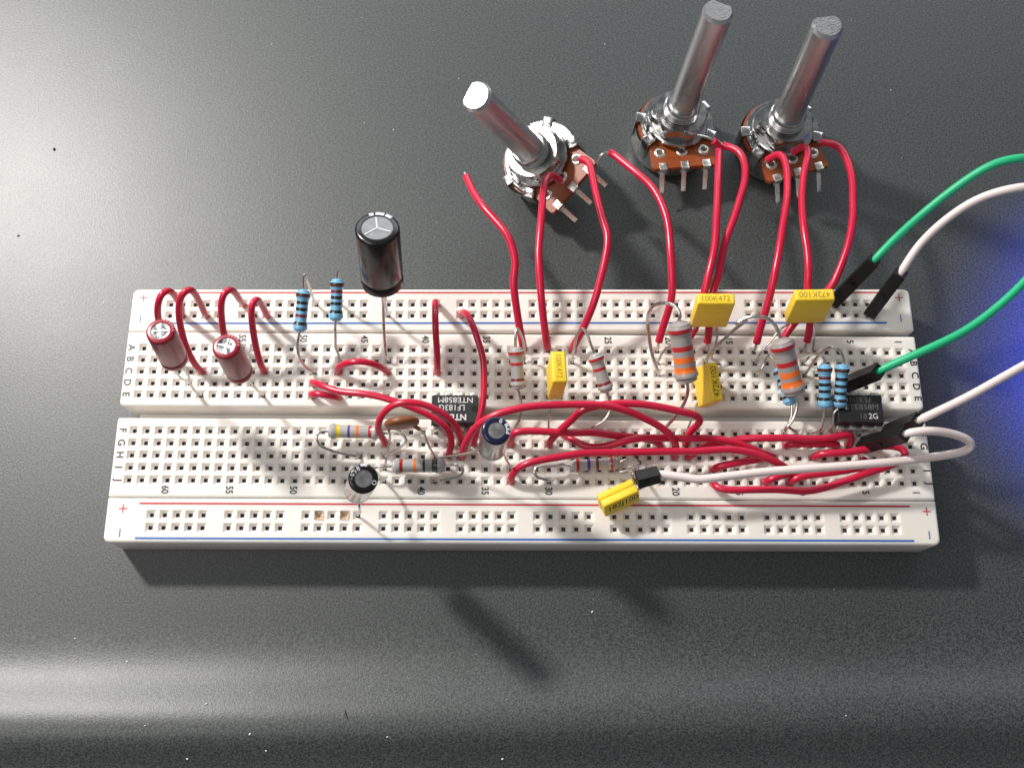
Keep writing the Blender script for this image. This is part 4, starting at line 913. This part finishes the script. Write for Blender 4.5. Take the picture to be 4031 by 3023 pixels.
# ------------------------------------------------------------------ chips
def chip(cols_, top_z, label, lines, ink, flip, lift):
    xc = (colx(cols_[0]) + colx(cols_[-1])) / 2
    t = thing('chip', label, 'chip', (xc, 0, 0.8), 'black eight-pin chips')
    h = 3.4; w, dp = 4.72, 3.15
    z1, z0 = top_z, top_z - h; zm = top_z - 1.75
    mb = MB()
    def rg(a, b, z, r=.14):
        return [(xc+a-r, b, z), (xc-a+r, b, z), (xc-a, b-r, z), (xc-a, -b+r, z), (xc-a+r, -b, z), (xc+a-r, -b, z), (xc+a, -b+r, z), (xc+a, b-r, z)]
    mb.grid([rg(w-.3, dp-.3, z0), rg(w, dp, zm-.12), rg(w, dp, zm+.12), rg(w-.2, dp-.28, z1-.08), rg(w-.28, dp-.36, z1)], 0, True, True, True)
    bo_ = obj('body', mb, 'black_case', t, smooth=25)
    mb = MB(); n = 14; sgn = -1 if not flip else 1
    mx = xc + (w - .25)*sgn
    lathe(mb, Matrix.Translation((mx - .55*sgn, 0, z1 - .25)), [(.02, .262), (.62, .262)], 18)
    obj('notch_mark', mb, 'black_plastic', bo_, smooth=0)
    for cc in cols_:
        for s in (1, -1):
            x = colx(cc); mb = MB()
            mb.box((x-.72, s*3.0 if s > 0 else -3.95, zm-.14), (x+.72, 3.95 if s > 0 else -3.0, zm+.14), 0, None, .08)
            mb.box((x-.70, 3.70 if s > 0 else -3.96, .7), (x+.70, 3.96 if s > 0 else -3.70, zm+.05), 0, None, .08)
            mb.box((x-.26, 3.72 if s > 0 else -3.94, -2.5), (x+.26, 3.94 if s > 0 else -3.72, .8))
            obj('pin', mb, 'tin_light', t)
    for s, x, y, size, bold, key, sx in lines:
        mb = MB()
        xd, yd = ((1, 0, 0), (0, 1, 0)) if not flip else ((-1, 0, 0), (0, -1, 0))
        text(mb, s, (xc + x, y, z1 + .012), xd, yd, size, bold=bold, sx=sx)
        obj('print', mb, key, bo_, smooth=0)
chip([39, 38, 37, 36], 4.1, 'black eight-pin chip with upside-down clear white print, left of the two chips',
     [('NTE', .75, -1.75, 1.75, .035, 'ic_ink', 1.0), ('LF183G', -.55, .25, 1.7, .006, 'ic_ink', .98), ('NTE858M', .15, 1.85, 1.6, .006, 'ic_ink', 1.08)], None, True, 0)
chip([7, 6, 5, 4], 5.7, 'black eight-pin chip with faint upright print, right of the two chips',
     [('O', -2.9, 1.85, 1.5, .03, 'ic_ink', 1.0), ('NTE LF', .3, 1.85, 1.45, .0, 'ic_ink_faint', 1.0), ('NTE858M', .1, .35, 1.6, .0, 'ic_ink_faint', 1.1),
      ('N', -3.15, .36, 1.6, .004, 'ic_ink', 1.0), ('18', .55, -1.55, 1.6, .0, 'ic_ink_faint', 1.0), ('2G', 2.45, -1.55, 1.6, .004, 'ic_ink', 1.0)], None, False, 0)

# ------------------------------------------------------------------ plug-ended cables
def housing(th, a, b, hint, pin_to=None, female=False):
    a, b = Vector(a), Vector(b)
    L = (b - a).length
    m = frame(a, b, hint)
    mb = MB(); h = 1.27
    def sq(q, z, sx=1, sy=1): return [(m @ Vector((q*sx*x, q*sy*y, z))) for x, y in ((1, 1), (-1, 1), (-1, -1), (1, -1))]
    mb.grid([sq(h*.86, 0), sq(h, .18), sq(h, L*.52), sq(h*.97, L*.55), sq(h*.97, L-.15), sq(h*.9, L), sq(h*.62, L), sq(h*.62, L - 1.6)], 0, True, True, True)
    o = obj('plug_housing', mb, 'black_plastic', th, smooth=20)
    mb = MB(); mb.box((h*.985, -.55, L*.18), (h*1.04, .55, L*.48), 0, m); mb.box((h*.99, -.42, L*.49), (h*1.22, .42, L*.53), 0, m, .06)
    obj('latch', mb, 'black_plastic', o)
    if pin_to is not None:
        mb = MB(); tube(mb, [a + (b-a)*.1, a, Vector(pin_to)], .32, 6); obj('plug_pin', mb, 'tin_light', th)
    return o
def cable(label, key, mat_, r, ends, group):
    p = smooth_path(DATA['CAB'][key], .8)
    t = thing('jumper_cable', label, 'cable', ends[0][2] if ends[0][2] else ends[0][0], group)
    for a, b, pin in ends: housing(t, a, b, Vector((-0.6, -0.9, 0.35)), pin)
    b0 = Vector(ends[0][1]); a0 = Vector(ends[0][0]); d0 = (b0 - a0).normalized()
    pts_ = [b0 - d0*2.2, b0 - d0*.8] + [Vector(q) for q in DATA['CAB'][key][1:]]
    if len(ends) > 1:
        b1, a1 = Vector(ends[1][1]), Vector(ends[1][0]); d1 = (b1 - a1).normalized()
        pts_ = pts_[:-1] + [b1 + d1*.6, b1 - d1*.8, b1 - d1*2.2]
    mb = MB(); tube(mb, smooth_path(pts_, .7, 8), r, 14); obj('insulation', mb, mat_, t)
CN = DATA['CON']
def pin(k): p = CN[k][0]; return (p[0], p[1], -2.5)
CG = 'plug-ended jumper cables at the right end'
cable('green cable plugged into the far rail, upper of the two green cables', 'g1', 'green_pvc', .80, [CN['D1'] + (pin('D1'),)], CG)
cable('white cable plugged into the far rail end beside the upper green cable', 'w1', 'white_pvc', .80, [CN['D2'] + (pin('D2'),)], CG)
cable('green cable plugged into row C above the right chip, lower of the two green cables', 'g2', 'green_pvc', .80, [CN['D3'] + (pin('D3'),)], CG)
cable('white cable leaving straight to the right from below the right chip', 'w3', 'white_pvc', .80, [CN['D4'] + (pin('D4'),)], CG)
cable('white cable looping out past the board edge and back to the lying yellow capacitor', 'w2', 'white_pvc', .82,
      [CN['D5'] + (pin('D5'),), DATA['D6'] + (None,)], CG)

# ------------------------------------------------------------------ potentiometers
def pot(label, foot, axis, yaw, flat, base_shift=0.0):
    z = Vector(axis).normalized()
    y0 = Vector((-math.sin(math.radians(yaw)), math.cos(math.radians(yaw)), 0))
    y = (y0 - z * y0.dot(z)).normalized(); x = y.cross(z)
    m = Matrix((x, y, z)).transposed().to_4x4(); m.translation = Vector(foot)
    t = thing('potentiometer', label, 'potentiometer', (foot[0], foot[1], DESK), 'bare potentiometers standing behind the board')
    # rear can
    mb = MB(); lathe(mb, m, [(.02, .25), (6.4, .25), (7.6, .35), (8.45, .7), (8.8, 1.4), (8.8, 6.2), (8.98, 6.5), (8.98, 6.95)], 48)
    obj('rear_can', mb, 'zinc', t, smooth=35)
    # brown wafer: disc with a terminal tongue towards -y
    def outline(z, g=0.0):
        pts_ = []
        R = 8.55 + g
        for k in range(29):
            a = math.radians(-35 + 250*k/28); pts_.append(m @ Vector((R*math.cos(a), R*math.sin(a), z)))
        for px_, py_ in ((-7.35, -10.4), (-6.9, -11.0), (6.9, -11.0), (7.35, -10.4)): pts_.append(m @ Vector((px_ + (g if px_ > 0 else -g), py_ - g, z)))
        return pts_
    mb = MB(); mb.grid([outline(6.95, -.08), outline(7.05), outline(8.15), outline(8.25, -.08)], 0, True, True, True)
    obj('wafer', mb, 'wafer', t, smooth=30)
    for k in (-5, 0, 5):
        mm = m @ Matrix.Translation((k, -6.9, 8.25))
        mb = MB(); lathe(mb, mm, [(.62, -.1), (.66, .22), (.85, .34), (1.15, .26), (1.42, .02), (1.42, -.05)], 20)
        ey = obj('eyelet', mb, 'tin_light', t, smooth=60)
        mb = MB(); lathe(mb, mm, [(.02, .05), (.64, .05)], 16); obj('eyelet_hole', mb, 'hole', ey)
        mb = MB()
        # terminal: clasp over the edge then pin
        mb.box((k-.85, -11.15, 8.2), (k+.85, -9.6, 8.5), 0, m, .08)
        mb.box((k-.85, -11.45, 6.6), (k+.85, -11.02, 8.5), 0, m, .08)
        m3 = m @ Matrix.Translation((k, -11.2, 6.8)) @ Matrix.Rotation(math.radians(-40), 4, 'X')
        mb.box((-.52, -.16, -4.6), (.52, .16, .2), 0, m3, .08)
        obj('terminal', mb, 'tin_light', t)
    # front plate with folded claws
    def plate(z_, g):
        R = 8.45 + g; o_ = []
        a_ = math.asin(3.5 / 8.45)
        for k in range(31):
            a = -a_ + (math.pi + 2*a_)*k/30; o_.append(m @ Vector((R*math.cos(a) + .3, R*math.sin(a) - .25, z_)))
        return o_
    mb = MB(); mb.grid([plate(8.28, -.1), plate(8.45, 0), plate(8.9, 0), plate(9.2, -.35)], 0, True, True, True)
    obj('front_plate', mb, 'nickel', t, smooth=35)
    for a in (28, 165, 208, 332):
        m4 = m @ Matrix.Rotation(math.radians(a), 4, 'Z')
        mb = MB(); mb.box((6.9, -1.25, 8.7), (9.3, 1.25, 9.55), 0, m4, .35); mb.box((8.85, -1.2, 3.4), (9.3, 1.2, 9.2), 0, m4, .2)
        obj('claw', mb, 'nickel', t)
    mb = MB(); mb.box((-7.3, -1.1, 8.9), (-6.5, 1.1, 10.9), 0, m, .15); obj('locating_lug', mb, 'nickel', t)
    # washer, nut, threaded bushing
    mb = MB(); lathe(mb, m, [(3.6, 10.3), (6.6, 10.3), (6.85, 10.1), (6.85, 9.5), (6.6, 9.25), (3.6, 9.25)], 44); obj('washer', mb, 'nickel', t, smooth=35)
    mb = MB()
    def hexr(r, z_, n=36):
        out = []
        for k in range(n):
            a = 2*math.pi*k/n; s = (a + math.radians(12)) % (math.pi/3) - math.pi/6
            hx = 5.6 / math.cos(s); q = min(hx, r)
            out.append(m @ Vector((q*math.cos(a), q*math.sin(a), z_)))
        return out
    mb.grid([hexr(5.8, 10.32), hexr(6.45, 10.7), hexr(6.45, 13.0), hexr(5.7, 13.6), hexr(3.6, 13.6)], 0, True)
    obj('nut', mb, 'nickel', t, smooth=25)
    prof = []
    h = 9.2
    while h < 15.6:
        prof += [(4.0, h), (4.0, h + .16), (3.62, h + .36), (3.62, h + .5)]; h += .66
    prof += [(3.75, 16.2), (3.5, 16.5), (2.9, 16.5)]
    mb = MB(); lathe(mb, m, prof, 32); obj('bushing', mb, 'nickel', t, smooth=40)
    # D-shaft
    fa = math.radians(flat)
    def ring(r, z_, cutd):
        out = []
        for k in range(40):
            a = 2*math.pi*k/40; p = Vector((r*math.cos(a), r*math.sin(a), 0)); f = Vector((math.cos(fa), math.sin(fa), 0))
            e = p.dot(f)
            if e > cutd: p -= f * (e - cutd)
            out.append(m @ Vector((p.x, p.y, z_)))
        return out
    mb = MB(); S = 3.05
    mb.grid([ring(S, 15.0, 9), ring(S, 34.0, 9), ring(S, 34.1, 2.1), ring(S, 45.1, 2.1), ring(S - .5, 45.9, 1.8)], 0, True, False, False)
    mb.face(ring(S - .5, 45.9, 1.8), 1)
    obj('shaft', mb, ['alu', 'cut_face' if flat != 104 else 'alu'], t, smooth=25)
pot('potentiometer tilted to the left with pale pinkish terminals, leftmost of the three', (6.6, 60.0, DESK + 3.0), (-.36, -.18, .92), 46, 104)
pot('potentiometer whose three terminals carry no soldered wires, middle of the three', (34.0, 68.2, DESK), (.066, .06, 1.0), 8, 60)
pot('potentiometer with red wires in its terminals, rightmost of the three', (58.3, 66.8, DESK), (-.008, .02, 1.0), 17, 80)
